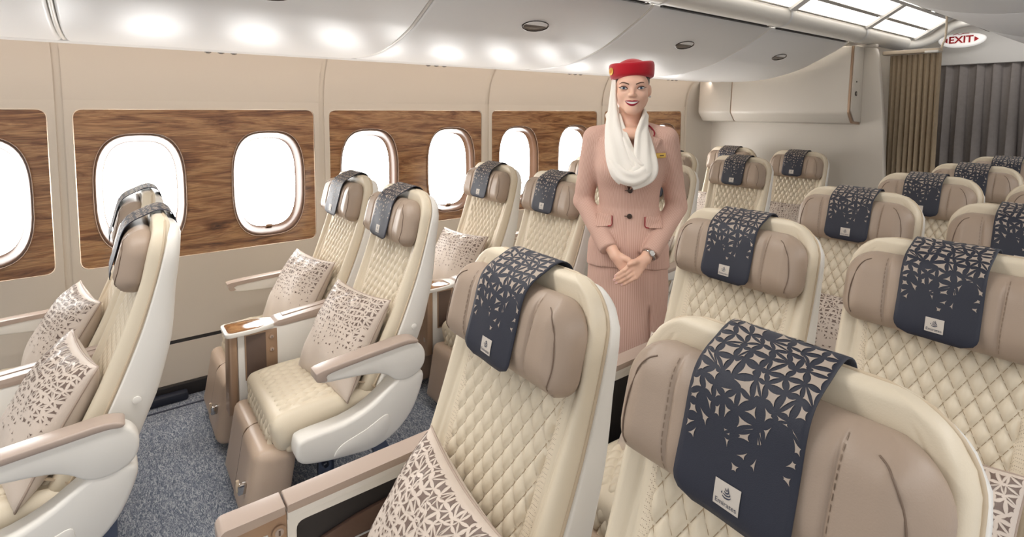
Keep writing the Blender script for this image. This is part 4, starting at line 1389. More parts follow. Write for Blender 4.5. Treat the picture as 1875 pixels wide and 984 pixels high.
class Field:
    """signed distance field on a rectilinear grid, meshed with surface nets"""
    def __init__(self, xs, ys, zs):
        self.xs, self.ys, self.zs = [np.asarray(v, float) for v in (xs, ys, zs)]
        self.D = np.full((len(xs), len(ys), len(zs)), 1.0)

    def slab(self, z0, z1):
        i = np.searchsorted(self.zs, z0); j = np.searchsorted(self.zs, z1)
        X = self.xs[:, None, None]; Y = self.ys[None, :, None]; Z = self.zs[None, None, i:j]
        return slice(i, j), X, Y, Z

    def put(self, sl, d, k, cut=False):
        A = self.D[:, :, sl]
        self.D[:, :, sl] = (-smin(-A, d, k)) if cut else smin(A, d, k)

    def ell(self, c, r, k=0.02, cut=False):
        sl, X, Y, Z = self.slab(c[2] - r[2] - 0.06, c[2] + r[2] + 0.06)
        q = np.sqrt(((X - c[0]) / r[0]) ** 2 + ((Y - c[1]) / r[1]) ** 2 + ((Z - c[2]) / r[2]) ** 2)
        q2 = np.sqrt(((X - c[0]) / r[0] ** 2) ** 2 + ((Y - c[1]) / r[1] ** 2) ** 2 + ((Z - c[2]) / r[2] ** 2) ** 2) + 1e-9
        self.put(sl, q * (q - 1) / q2, k, cut)

    def cone(self, a, b, ra, rb, k=0.02, cut=False):
        a = np.array(a, float); b = np.array(b, float); m = max(ra, rb) + 0.06
        sl, X, Y, Z = self.slab(min(a[2], b[2]) - m, max(a[2], b[2]) + m)
        ab = b - a; L = ab @ ab + 1e-12
        t = np.clip(((X - a[0]) * ab[0] + (Y - a[1]) * ab[1] + (Z - a[2]) * ab[2]) / L, 0, 1)
        d = np.sqrt((X - a[0] - t * ab[0]) ** 2 + (Y - a[1] - t * ab[1]) ** 2 + (Z - a[2] - t * ab[2]) ** 2) - (ra + (rb - ra) * t)
        self.put(sl, d, k, cut)

    def chain(self, pts, rads, k=0.02):
        for i in range(len(pts) - 1): self.cone(pts[i], pts[i + 1], rads[i], rads[i + 1], k if i == 0 else min(k, 0.006) if k < 0.012 else k)

    def loft(self, zk, ak, bk, yk, k=0.02, p=2.3, grow=0.0):
        sl, X, Y, Z = self.slab(zk[0] - 0.05, zk[-1] + 0.05)
        a = np.interp(Z, zk, ak) + grow; b = np.interp(Z, zk, bk) + grow; yc = np.interp(Z, zk, yk)
        q = (np.abs(X / a) ** p + np.abs((Y - yc) / b) ** p) ** (1 / p)
        d = (q - 1) * np.minimum(a, b)
        d = np.maximum(d, np.maximum(zk[0] - Z, Z - zk[-1]))
        self.put(sl, d, k)

    def mesh(self):
        D = self.D; S = D < 0
        nx, ny, nz = D.shape
        c = S[:-1, :-1, :-1].astype(np.int8)
        cnt = sum(S[i:nx - 1 + i, j:ny - 1 + j, k:nz - 1 + k].astype(np.int8) for i in (0, 1) for j in (0, 1) for k in (0, 1))
        act = np.argwhere((cnt > 0) & (cnt < 8))
        idx = -np.ones((nx - 1, ny - 1, nz - 1), np.int64); idx[tuple(act.T)] = np.arange(len(act))
        P = np.zeros((len(act), 3)); W = np.zeros(len(act))
        corners = [(i, j, k) for i in (0, 1) for j in (0, 1) for k in (0, 1)]
        ax = (self.xs, self.ys, self.zs)
        for a in corners:
            for d in range(3):
                if a[d]: continue
                b = list(a); b[d] = 1
                ia = act + np.array(a); ib = act + np.array(b)
                va = D[tuple(ia.T)]; vb = D[tuple(ib.T)]
                m = (va < 0) != (vb < 0)
                t = np.where(m, va / np.where(m, va - vb, 1), 0)
                pa = np.stack([ax[q][ia[:, q]] for q in range(3)], 1); pb = np.stack([ax[q][ib[:, q]] for q in range(3)], 1)
                P[m] += (pa + (pb - pa) * t[:, None])[m]; W[m] += 1
        P /= W[:, None]
        F = []
        for d in range(3):
            e = [1, 1, 1]; e[d] = 0
            sl0 = [slice(1, n - 1) for n in (nx, ny, nz)]; sl0[d] = slice(0, (nx, ny, nz)[d] - 1)
            sl1 = list(sl0); sl1[d] = slice(1, (nx, ny, nz)[d])
            A = S[tuple(sl0)]; B = S[tuple(sl1)]
            w = np.argwhere(A != B)
            if not len(w): continue
            fl = A[tuple(w.T)]
            g = w + np.array([s.start for s in sl0])
            u, v = [(1, 2), (2, 0), (0, 1)][d]
            def cell(du, dv):
                q = g.copy(); q[:, u] -= du; q[:, v] -= dv
                return idx[tuple(q.T)]
            quad = np.stack([cell(1, 1), cell(0, 1), cell(0, 0), cell(1, 0)], 1)
            quad[~fl] = quad[~fl][:, ::-1]
            F.append(quad)
        return P, np.concatenate(F)


def ax_grid(*segs):
    out = []
    for a, b, st in segs: out += list(np.arange(a, b - st * 0.3, st))
    out.append(segs[-1][1])
    return out


def net_obj(name, fld, m, parent, smooth_it=0, uvfn=None, sub=False):
    P, Fq = fld.mesh()
    if smooth_it:
        n = len(P); E = np.concatenate([Fq[:, [0, 1]], Fq[:, [1, 2]], Fq[:, [2, 3]], Fq[:, [3, 0]]])
        for it in range(smooth_it):
            acc = np.zeros_like(P); c = np.zeros(n)
            for a, b in ((0, 1), (1, 0)):
                np.add.at(acc, E[:, a], P[E[:, b]]); np.add.at(c, E[:, a], 1)
            P = P + 0.5 * (acc / c[:, None] - P)
    me = bpy.data.meshes.new(name)
    me.from_pydata(P.tolist(), [], Fq.tolist())
    me.polygons.foreach_set('use_smooth', [True] * len(me.polygons))
    me.materials.append(m)
    if uvfn is not None:
        uvl = me.uv_layers.new(name='UVMap')
        u = uvfn(P); li = np.zeros(len(me.loops), np.int32); me.loops.foreach_get('vertex_index', li)
        buf = np.stack([u[li], P[li, 2]], 1).astype(np.float32).ravel(); uvl.data.foreach_set('uv', buf)
    me.update()
    return link(name, me, parent)


M_SKIN = mat('skin', (230, 186, 162), 0.45, spec=0.4, bump=(160, 0.03), vary=(12, 0.04))
M_SKIN.node_tree.nodes['Principled BSDF'].inputs['Subsurface Weight'].default_value = 0.12
M_SKIN.node_tree.nodes['Principled BSDF'].inputs['Subsurface Radius'].default_value = (0.010, 0.004, 0.002)
M_RED = mat('red_felt', (176, 8, 30), 0.75, spec=0.2, sheen=0.4, bump=(500, 0.15))
M_SCARF = mat('ivory_chiffon', (240, 234, 224), 0.7, spec=0.2, sheen=0.2)
M_HAIR = mat('brown_hair', (62, 42, 32), 0.4, bump=(200, 0.3))
M_LIPS = mat('lipstick', (150, 18, 44), 0.3)
M_TEETH = mat('teeth', (244, 240, 234), 0.25)
M_EYEW = mat('eye_white', (236, 232, 228), 0.2)
M_IRIS = mat('iris_blue', (62, 82, 106), 0.15)
M_LASH = mat('lash_dark', (34, 24, 22), 0.6)
M_BROW = mat('brow_brown', (92, 62, 46), 0.7)
M_GOLD = mat('gold', (220, 178, 92), 0.3, metal=0.7)
M_BTN = mat('dark_button', (58, 42, 34), 0.35)
M_TRIMRED = mat('red_trim', (150, 20, 40), 0.7)

PX, PY = 1.835, 1.872
person = tag(empty('person', (PX, PY, 0), math.radians(40.4)),
             'cabin attendant in red pillbox hat, white scarf and pinstriped suit, hands clasped in the aisle', 'person')

zk = [0.855, 0.95, 1.05, 1.13, 1.22, 1.30, 1.38, 1.43, 1.465, 1.49]
ak = [0.186, 0.180, 0.150, 0.131, 0.140, 0.156, 0.162, 0.150, 0.105, 0.062]
bk = [0.130, 0.125, 0.108, 0.100, 0.110, 0.120, 0.108, 0.092, 0.075, 0.058]
yk = [0.0, 0.0, 0.0, 0.0, -0.004, -0.006, 0.0, 0.008, 0.012, 0.015]
EL = {-1: np.array([-0.208, 0.035, 1.135]), 1: np.array([0.212, 0.035, 1.125])}
SHO = {-1: np.array([-0.160, 0.008, 1.425]), 1: np.array([0.160, 0.008, 1.425])}
CUF = {-1: np.array([-0.084, -0.148, 0.965]), 1: np.array([0.098, -0.145, 0.955])}
WRI = {-1: np.array([-0.050, -0.178, 0.938]), 1: np.array([0.072, -0.176, 0.930])}

# --- body: one continuous surface
B = Field(ax_grid((-0.27, -0.098, 0.009), (-0.098, 0.110, 0.0029), (0.110, 0.27, 0.009)),
          ax_grid((-0.262, -0.062, 0.0030), (-0.062, 0.135, 0.006)),
          ax_grid((-0.01, 0.775, 0.014), (0.775, 0.985, 0.0032), (0.985, 1.50, 0.012), (1.50, 1.815, 0.0029)))
B.loft(zk, ak, bk, yk, 0.02, grow=-0.028)
B.loft([0.62, 0.75, 0.87, 0.95], [0.140, 0.145, 0.145, 0.14], [0.09, 0.09, 0.09, 0.09], [0, 0, 0, 0], 0.03)
for s in (-1, 1):
    B.cone((s * 0.085, 0, 0.85), (s * 0.070, -0.005, 0.50), 0.085, 0.056, 0.03)
    B.cone((s * 0.070, -0.005, 0.50), (s * 0.066, 0.025, 0.33), 0.054, 0.052, 0.03)
    B.cone((s * 0.066, 0.025, 0.33), (s * 0.064, 0.03, 0.09), 0.050, 0.032, 0.03)
    B.cone((s * 0.064, 0.02, 0.055), (s * 0.066, -0.13, 0.022), 0.034, 0.024, 0.03)
    B.cone(SHO[s], EL[s], 0.046, 0.038, 0.03); B.cone(EL[s], WRI[s], 0.037, 0.024, 0.02)
# neck and shoulders
B.cone((0, 0.022, 1.45), (0, 0.006, 1.60), 0.056, 0.048, 0.035)
B.cone((-0.03, -0.07, 1.455), (0.03, -0.07, 1.455), 0.03, 0.03, 0.05)
# head
HX = 0.006
B.ell((HX, 0.012, 1.692), (0.071, 0.092, 0.078), 0.02)
B.ell((HX, -0.020, 1.634), (0.0600, 0.070, 0.086), 0.035)
for s in (-1, 1):
    B.cone((HX + s * 0.049, 0.000, 1.607), (HX + s * 0.014, -0.070, 1.562), 0.017, 0.014, 0.028)
    B.ell((HX + s * 0.0385, -0.056, 1.627), (0.023, 0.024, 0.020), 0.028)
    B.ell((HX + s * 0.0745, 0.008, 1.646), (0.0095, 0.015, 0.027), 0.006)
B.ell((HX, -0.076, 1.561), (0.018, 0.017, 0.014), 0.028)
B.cone((HX - 0.036, -0.071, 1.676), (HX + 0.036, -0.071, 1.676), 0.013, 0.013, 0.025)
for s in (-1, 1): B.ell((HX + s * 0.0365, -0.099, 1.6545), (0.0200, 0.021, 0.0125), 0.010, cut=True)
B.ell((HX, -0.081, 1.594), (0.026, 0.014, 0.020), 0.022)
B.cone((HX, -0.083, 1.661), (HX, -0.1050, 1.6275), 0.0070, 0.0088, 0.012)
for s in (-1, 1): B.ell((HX + s * 0.0108, -0.0935, 1.6235), (0.0070, 0.0090, 0.0068), 0.008)
for s in (-1, 1): B.ell((HX + s * 0.0370, -0.074, 1.6545), (0.0180, 0.0140, 0.0140), 0.004)
# hands: viewer's left hand lies behind, the other hand folds over it
def hand(wr, kn, spread, up_v, fingers, thumb, k=0.005):
    B.cone(wr, wr + (kn - wr) * 0.35, 0.021, 0.021, 0.012)
    for t in (-0.5, -0.17, 0.17, 0.5):
        c = kn + spread * t
        B.cone(wr + (kn - wr) * 0.3 + spread * t * 0.6, c, 0.0135, 0.0112, 0.010)
    for t, pts in zip((-0.5, -0.17, 0.17, 0.5), fingers):
        P_ = [kn + spread * t] + [np.array(q) for q in pts]
        r_ = [0.0102, 0.0092, 0.0085, 0.0070][:len(P_)]
        for i in range(len(P_) - 1): B.cone(P_[i], P_[i + 1], r_[i], r_[i + 1], 0.0035)
    for i in range(len(thumb) - 1): B.cone(thumb[i], thumb[i + 1], [0.0145, 0.0112, 0.0085][i], [0.0112, 0.0085, 0.007][i], 0.006)


# hand from viewer's left: back of the hand forward, fingers wrapped under the other palm
kn = np.array([0.006, -0.200, 0.896]); sp = np.array([0.030, 0.004, 0.046])
hand(WRI[-1], kn, sp, None,
     [[(0.024, -0.190, 0.864), (0.040, -0.178, 0.856), (0.052, -0.168, 0.858)], [(0.030, -0.192, 0.874), (0.048, -0.180, 0.866), (0.060, -0.170, 0.870)],
      [(0.036, -0.194, 0.886), (0.054, -0.182, 0.880), (0.064, -0.172, 0.884)], [(0.040, -0.196, 0.904), (0.056, -0.184, 0.900), (0.066, -0.174, 0.902)]],
     [np.array([-0.022, -0.190, 0.934]), np.array([0.002, -0.206, 0.933]), np.array([0.020, -0.213, 0.920])])
# hand from viewer's right: on top, fingers straight towards lower left
kn = np.array([0.024, -0.222, 0.890]); sp = np.array([0.022, -0.006, -0.050])
hand(WRI[1], kn, sp, None,
     [[(-0.012, -0.232, 0.894), (-0.034, -0.230, 0.876), (-0.048, -0.225, 0.864)], [(-0.008, -0.232, 0.878), (-0.034, -0.231, 0.860), (-0.052, -0.226, 0.848)],
      [(0.000, -0.230, 0.864), (-0.026, -0.230, 0.846), (-0.044, -0.226, 0.836)], [(0.014, -0.226, 0.852), (-0.008, -0.226, 0.836), (-0.022, -0.223, 0.829)]],
     [np.array([0.050, -0.196, 0.928]), np.array([0.026, -0.222, 0.928]), np.array([0.006, -0.232, 0.920])])
body = net_obj('body', B, M_SKIN, person, smooth_it=1)

# nails
for (tx, ty, tz) in [(-0.047, -0.2335, 0.8670), (-0.051, -0.2345, 0.8510), (-0.043, -0.2345, 0.8390), (-0.021, -0.2315, 0.8320)]:
    V = []; n = 10
    for k_ in range(n):
        w = 2 * math.pi * k_ / n; u = 0.0068 * math.cos(w); v = 0.0046 * math.sin(w)
        V.append((tx + u * -0.80 + v * -0.45, ty, tz + u * -0.58 + v * 0.80))
    link('nail', new_mesh('nail', V, [tuple(range(n))], mat('nail_pink', (228, 186, 178), 0.2), smooth=False), body)

# --- jacket
def sleeve_wr(fld, sgn):
    fld.cone(SHO[sgn] + [0, 0, 0.004], EL[sgn], 0.053, 0.046, 0.020)
    fld.cone(EL[sgn], CUF[sgn], 0.046, 0.040, 0.014)


J = Field(ax_grid((-0.285, 0.285, 0.0058)), ax_grid((-0.225, 0.16, 0.0058)), ax_grid((0.83, 1.54, 0.0058)))
J.loft(zk, ak, bk, yk, 0.02)
for s in (-1, 1):
    J.ell((s * 0.066, -0.078, 1.295), (0.060, 0.052, 0.062), 0.045)
    J.cone((s * 0.065, 0.018, 1.462), (s * 0.158, 0.010, 1.443), 0.047, 0.040, 0.022)
    sleeve_wr(J, s)
sl, X, Y, Z = J.slab(0.80, 1.60)
J.D[:, :, sl] = np.maximum(J.D[:, :, sl], 0.858 + 0.012 * np.cos(X * 9) - Z)            # hem
# neckline V and neck opening
half_w = np.clip((Z - 1.205) * 0.235, 0, 0.2)
v = np.maximum(np.abs(X - 0.002) - half_w, Y + 0.01)
J.D[:, :, sl] = np.maximum(J.D[:, :, sl], -np.maximum(v, 1.21 - Z))
J.cone((0, 0.02, 1.44), (0, 0.0, 1.60), 0.058, 0.066, 0.006, cut=True)
J.cone((0, -0.05, 1.47), (0, -0.09, 1.62), 0.05, 0.07, 0.006, cut=True)
# sleeves end square at the cuffs
for s in (-1, 1):
    d = (CUF[s] - EL[s]); d = d / np.linalg.norm(d)
    sl, X, Y, Z = J.slab(0.84, 1.10)
    J.D[:, :, sl] = np.maximum(J.D[:, :, sl], np.where(np.sqrt((X - CUF[s][0]) ** 2 + (Y - CUF[s][1]) ** 2 + (Z - CUF[s][2]) ** 2) < 0.062,
                                                       (X - CUF[s][0]) * d[0] + (Y - CUF[s][1]) * d[1] + (Z - CUF[s][2]) * d[2] - 0.010, -1))
# front edge crease and cloth folds
sl, X, Y, Z = J.slab(0.83, 1.25)
J.D[:, :, sl] += 0.004 * np.exp(-((X + 0.006 - 0.02 * np.clip(0.98 - Z, 0, 1)) / 0.004) ** 2) * (Y < -0.03)
sl, X, Y, Z = J.slab(0.84, 1.50)
J.D[:, :, sl] += 0.0022 * np.sin(70 * Z + 22 * X) * np.exp(-((np.abs(X) - 0.215) / 0.05) ** 2) * np.exp(-((Z - 1.14) / 0.09) ** 2)
J.D[:, :, sl] += 0.0015 * np.sin(46 * Z - 30 * np.abs(X) + 1) * np.exp(-((Z - 1.16) / 0.06) ** 2)


def suit_uv(P):
    u = np.zeros(len(P)); best = np.full(len(P), 1e9)
    a = np.interp(P[:, 2], zk, ak); b = np.interp(P[:, 2], zk, bk)
    ang = np.arctan2(P[:, 0] / a, -P[:, 1] / b)
    u = ang * 0.15 / 0.0070
    dt = np.abs((np.hypot(P[:, 0] / a, P[:, 1] / b) - 1) * np.minimum(a, b))
    for s in (-1, 1):
        for p0, p1, r in ((SHO[s], EL[s], 0.050), (EL[s], CUF[s], 0.043)):
            ab = p1 - p0; t = np.clip(((P - p0) @ ab) / (ab @ ab), 0, 1); q = P - p0 - t[:, None] * ab
            dist = np.abs(np.linalg.norm(q, axis=1) - r)
            e = ab / np.linalg.norm(ab); e1 = np.cross(e, [0, 1.0, 0]); e1 /= np.linalg.norm(e1); e2 = np.cross(e, e1)
            us = np.arctan2(q @ e1, q @ e2) * 0.05 / 0.0070
            m = dist + 0.006 < dt
            u = np.where(m, us, u); dt = np.where(m, dist + 0.006, dt)
    return u


jacket = net_obj('jacket', J, M_SUIT, person, smooth_it=1, uvfn=suit_uv)


def jfront(x, z):
    """front surface of the jacket at x, z from the distance field"""
    i = int(np.clip(np.searchsorted(J.xs, x), 1, len(J.xs) - 1)); k = int(np.clip(np.searchsorted(J.zs, z), 1, len(J.zs) - 1))
    col = J.D[i, :, k]; w = np.where(col < 0)[0]
    if not len(w): return -0.06
    j = w[0]
    if j == 0: return J.ys[0]
    t = col[j - 1] / (col[j - 1] - col[j])
    return float(J.ys[j - 1] + (J.ys[j] - J.ys[j - 1]) * t)


def torso_front(x, z):
    a = np.interp(z, zk, ak); b = np.interp(z, zk, bk); y0 = np.interp(z, zk, yk)
    q = max(0.02, 1 - min(0.98, abs(x) / a) ** 2.3)
    y = min(y0 - b * q ** (1 / 2.3), jfront(x, z))
    for s in (-1, 1):   # bust
        e = 1 - ((x - s * 0.066) / 0.064) ** 2 - ((z - 1.295) / 0.066) ** 2
        if e > 0: y = min(y, -0.078 - 0.053 * math.sqrt(e))
    return y


def applique(name, loop2, off, thick, m, parent, sub=0):
    """flat cloth piece (lapel, flap) laid on the jacket front: 2-D loop in x-z, filled and wrapped"""
    bm = bmesh.new(); n = len(loop2)
    vs = [bm.verts.new((p[0], 0, p[1])) for p in loop2]
    ed = [bm.edges.new((vs[i], vs[(i + 1) % n])) for i in range(n)]
    bmesh.ops.triangle_fill(bm, use_beauty=True, edges=ed, normal=(0, -1, 0))
    bmesh.ops.subdivide_edges(bm, edges=[e for e in bm.edges if not e.is_boundary], cuts=2)
    bmesh.ops.triangulate(bm, faces=bm.faces)
    r = bmesh.ops.extrude_face_region(bm, geom=bm.faces[:])
    top = [g for g in r['geom'] if isinstance(g, bmesh.types.BMVert)]; ts = set(top)
    for v in bm.verts:
        y = torso_front(v.co.x, v.co.z)
        v.co.y = y - (off + thick if v in ts else off - 0.004)
    bmesh.ops.recalc_face_normals(bm, faces=bm.faces)
    me = bpy.data.meshes.new(name); bm.to_mesh(me); bm.free(); me.materials.append(m)
    if m is M_SUIT:
        uvl = me.uv_layers.new(name='UVMap')
        for lp in me.loops:
            co = me.vertices[lp.vertex_index].co; uvl.data[lp.index].uv = ((co.x * 0.9 + co.z * 0.25) / 0.0070, co.z)
    return link(name, me, parent)


for s in (-1, 1):
    lap = [(0.004 * s, 1.215), (0.045 * s, 1.285), (0.084 * s, 1.345), (0.132 * s, 1.436), (0.102 * s, 1.444), (0.100 * s, 1.470), (0.078 * s, 1.480), (0.062 * s, 1.455), (0.045 * s, 1.40), (0.020 * s, 1.29)]
    applique('lapel', [tuple(p) for p in lap], 0.003, 0.009, M_SUIT, jacket)
    edge = [(0.100 * s, torso_front(0.100 * s, 1.446) - 0.012, 1.446), (0.104 * s, torso_front(0.104 * s, 1.460) - 0.010, 1.462), (0.092 * s, torso_front(0.092 * s, 1.478) - 0.008, 1.482), (0.078 * s, torso_front(0.078 * s, 1.486) - 0.006, 1.494)]
    link('collar_trim', tube('collar_trim', smooth_poly(edge, 4, False), 0.0035, M_TRIMRED, 6), jacket)
    fx = 0.108 * s
    fl = round_poly([(fx - 0.036, 1.098), (fx + 0.036, 1.100), (fx + 0.036, 1.052), (fx - 0.034, 1.050)], 0.008, 3)
    fp = applique('pocket_flap', fl, 0.003, 0.007, M_SUIT, jacket)
    ex_ = fx + (0.037 if s < 0 else -0.037)
    tr = [(ex_, torso_front(ex_, z_) - 0.008, z_) for z_ in np.linspace(1.097, 1.060, 5)] + [(ex_ - 0.004 * (1 if s < 0 else -1), torso_front(ex_, 1.052) - 0.008, 1.0525), (ex_ - 0.018 * (1 if s < 0 else -1), torso_front(ex_, 1.05) - 0.008, 1.0505)]
    link('flap_trim', tube('flap_trim', tr, 0.0026, M_TRIMRED, 6), fp)
for bz in (1.212, 1.098):
    bo = link('button', disc('button', 0.0115, 0.006, M_BTN, 18, 'y', 0.002), jacket, (0.005, torso_front(0.005, bz) - 0.004, bz))
    link('button_hole', box('button_hole', (-0.022, -0.001, -0.0015), (-0.008, 0.001, 0.0015), M_BTN, 0), bo)
tagb = link('name_badge', box('name_badge', (-0.032, -0.002, -0.011), (0.032, 0.002, 0.011), M_GOLD, 0.002), jacket, (0.122, torso_front(0.122, 1.365) - 0.010, 1.365), (0, math.radians(-3), math.radians(18)))
link('badge_mark', box('badge_mark', (-0.026, -0.0026, -0.006), (-0.012, -0.0018, 0.006), M_TRIMRED, 0), tagb)
link('badge_line', box('badge_line', (0.004, -0.0026, -0.002), (0.022, -0.0018, 0.002), M_BTN, 0), tagb)

# --- skirt
def skirt():
    n = 96; zsk = np.concatenate([np.linspace(0.95, 0.86, 4), np.linspace(0.84, 0.452, 22)])
    V = []; U = []
    for z in zsk:
        a = float(np.interp(z, [0.45, 0.60, 0.75, 0.86, 0.95], [0.163, 0.176, 0.184, 0.178, 0.166]))
        b = float(np.interp(z, [0.45, 0.60, 0.75, 0.86, 0.95], [0.122, 0.128, 0.130, 0.120, 0.108]))
        for k in range(n):
            t = 2 * math.pi * k / n
            c, s_ = math.cos(t), math.sin(t)
            x = a * math.copysign(abs(c) ** 0.9, c); y = b * math.copysign(abs(s_) ** 0.9, s_)
            if y < 0 and z < 0.72:      # kick pleat
                y += 0.022 * math.exp(-((x - 0.098) / 0.007) ** 2) * min(1, (0.72 - z) / 0.05)
            V.append((x, y, z)); U.append(t * 0.16 / 0.0070)
    nz = len(zsk); Fc = []; L = []
    for j in range(nz - 1):
        for k in range(n):
            Fc.append((j * n + k, j * n + (k + 1) % n, (j + 1) * n + (k + 1) % n, (j + 1) * n + k))
    me = new_mesh('skirt', V, Fc, M_SUIT)
    uvl = me.uv_layers.new(name='UVMap')
    for p in me.polygons:
        ks = [me.loops[i].vertex_index % n for i in p.loop_indices]
        wrap = max(ks) - min(ks) > n / 2
        for i in p.loop_indices:
            vi = me.loops[i].vertex_index; u = U[vi]
            if wrap and vi % n == 0: u = 2 * math.pi * 0.16 / 0.0070
            uvl.data[i].uv = (u, V[vi][2])
    return link('skirt', me, person)


skirt()

# --- shoes (below the seats)
for s in (-1, 1):
    sh = link('shoe', pad_mesh('shoe', mat('dark_leather_shoe', (74, 30, 34), 0.35), Spine([(-0.20, 0.018), (-0.10, 0.022), (0.0, 0.05), (0.06, 0.062)]), 0.0, 0.255, 0.040, (0.04, 0.03), 0.030, 0.018, 0.03, 6, 8), person, (s * 0.066, 0.0, 0.0))
    link('heel', tube('heel', [(0, 0.045, 0.06), (0, 0.05, 0.0)], [0.018, 0.008], mat('dark_leather_shoe', (0, 0, 0)), 8), sh)

# --- hair under the hat
Hh = Field(ax_grid((-0.10, 0.10, 0.004)), ax_grid((-0.12, 0.16, 0.004)), ax_grid((1.58, 1.81, 0.004)))
Hh.ell((HX, 0.016, 1.692), (0.0752, 0.096, 0.080), 0.01)
Hh.ell((0, 0.098, 1.655), (0.042, 0.036, 0.038), 0.02)
sl, X, Y, Z = Hh.slab(1.5, 1.9)
hairline = -0.048 + 0.9 * np.clip(1.70 - Z, 0, 1) + 0 * X
Hh.D[:, :, sl] = np.maximum(Hh.D[:, :, sl], hairline - Y)
Hh.D[:, :, sl] = np.maximum(Hh.D[:, :, sl], (1.615 - Z))
net_obj('hair', Hh, M_HAIR, person)

# --- eyes, brows, lips, teeth
def face_front(x, z):
    i = int(np.searchsorted(B.xs, x)); k = int(np.searchsorted(B.zs, z))
    col = B.D[i, :, k]; w = np.where(col < 0)[0]
    if not len(w): return -0.07
    j = w[0]; t = col[j - 1] / (col[j - 1] - col[j])
    return float(B.ys[j - 1] + (B.ys[j] - B.ys[j - 1]) * t)


def strip3(name, top, bot, m, parent):
    n = len(top); V = list(top) + list(bot)
    return link(name, new_mesh(name, V, [(i, i + 1, n + i + 1, n + i) for i in range(n - 1)], m), parent)


for s in (-1, 1):
    cx_, cz_ = HX + 0.0368 * s, 1.6545
    N = 13; top = []; bot = []
    for i in range(N):
        u = -1 + 2 * i / (N - 1); x = cx_ + 0.0160 * u
        zt = cz_ + 0.0060 * (1 - u * u) ** 0.7 + 0.0016 * u * s; zb = cz_ - 0.0040 * (1 - u * u) ** 0.8 + 0.0016 * u * s
        y = face_front(x, cz_) - 0.0018 - 0.0022 * (1 - u * u)
        top.append((x, y, zt)); bot.append((x, y, zb))
    ey = strip3('eye', top, bot, M_EYEW, body)
    yi = min(p[1] for p in top) - 0.0010
    P = [(cx_ + 0.0053 * math.cos(w), yi, cz_ + 0.0008 + 0.0053 * math.sin(w)) for w in np.linspace(0, 2 * math.pi, 17)[:-1]]
    link('iris', new_mesh('iris', P, [tuple(range(16))], M_IRIS, smooth=False), ey)
    P = [(cx_ + 0.0024 * math.cos(w), yi - 0.0004, cz_ + 0.0008 + 0.0024 * math.sin(w)) for w in np.linspace(0, 2 * math.pi, 13)[:-1]]
    link('pupil', new_mesh('pupil', P, [tuple(range(12))], M_LASH, smooth=False), ey)
    lash = [(p[0], p[1] - 0.0010, p[2] + 0.0006) for p in top]
    e_ = -1 if s < 0 else 0
    tip = lash[0] if s < 0 else lash[-1]
    ext = (tip[0] + s * 0.005, tip[1] + 0.002, tip[2] + 0.0035)
    lash = ([ext] + lash) if s < 0 else (lash + [ext])
    link('lashes', tube('lashes', lash, 0.0017, M_LASH, 6), ey)
    link('lower_lid', tube('lower_lid', [(p[0], p[1] - 0.0004, p[2]) for p in bot], 0.0008, M_LASH, 5), ey)
    lid = [(cx_ + 0.0158 * u, face_front(cx_ + 0.0158 * u, cz_ + 0.010) - 0.0012, cz_ + 0.0095 * (1 - u * u) ** 0.6 + 0.0016 * u * s + 0.0012) for u in np.linspace(-1, 1, 11)]
    link('eyelid', tube('eyelid', lid, 0.0016, mat('eyelid_shadow', (168, 118, 100), 0.5), 6), ey)
    br = [(HX + s * x_, face_front(HX + s * x_, z_) - 0.0008, z_) for x_, z_ in [(0.015, 1.6715), (0.024, 1.6755), (0.035, 1.6790), (0.046, 1.6790), (0.057, 1.6730)]]
    link('eyebrow', tube('eyebrow', smooth_poly(br, 4, False), np.interp(np.linspace(0, 1, 17), [0, 0.3, 1], [0.0026, 0.0030, 0.0009]), M_BROW, 6), body)

mz, mw = 1.5935, 0.0312
def mouth_y(x, z): return face_front(x, z)
N = 17; us = np.linspace(-1, 1, N)
upO = []; upI = []; loI = []; loO = []
for u in us:
    x = HX + mw * u; crv = 0.0060 * u * u
    zc = mz + crv
    o_u = 0.0086 * (1 - abs(u) ** 2.2) - 0.0016 * math.exp(-(u / 0.12) ** 2)
    i_u = 0.0026 * (1 - u * u); i_l = -0.0064 * (1 - u * u); o_l = -0.0150 * (1 - u * u) ** 0.9
    y = face_front(x, zc) - 0.0012 - 0.0025 * (1 - u * u)
    upO.append((x, y + 0.0022, zc + o_u + 0.0008)); upI.append((x, y - 0.0012, zc + i_u)); loI.append((x, y - 0.0012, zc + i_l)); loO.append((x, y + 0.0026, zc + o_l - 0.0008))
def lipstrip(name, O, I):
    V = []; Fc = []
    for k, f in enumerate((0.0, 0.33, 0.66, 1.0)):
        for a, b in zip(O, I):
            V.append((a[0] + (b[0] - a[0]) * f, a[1] + (b[1] - a[1]) * f - 0.0024 * math.sin(math.pi * f), a[2] + (b[2] - a[2]) * f))
    V += [(q[0], q[1] + 0.004, q[2]) for q in I]
    return link(name, new_mesh(name, V, grid_faces(5, N), M_LIPS), body)
lipstrip('upper_lip', upO, upI); lipstrip('lower_lip', loO, loI)
strip3('teeth', [(HX + (p[0] - HX) * 0.97, p[1] + 0.0022, p[2] + 0.001) for p in upI], [(HX + (p[0] - HX) * 0.97, p[1] + 0.0022, p[2] - 0.0002) for p in loI], M_TEETH, body)

for s in (-1, 1): link('earring', disc('earring', 0.0045, 0.005, M_CHROME, 12, 'y', 0.002), body, (HX + s * 0.0765, -0.010, 1.620))

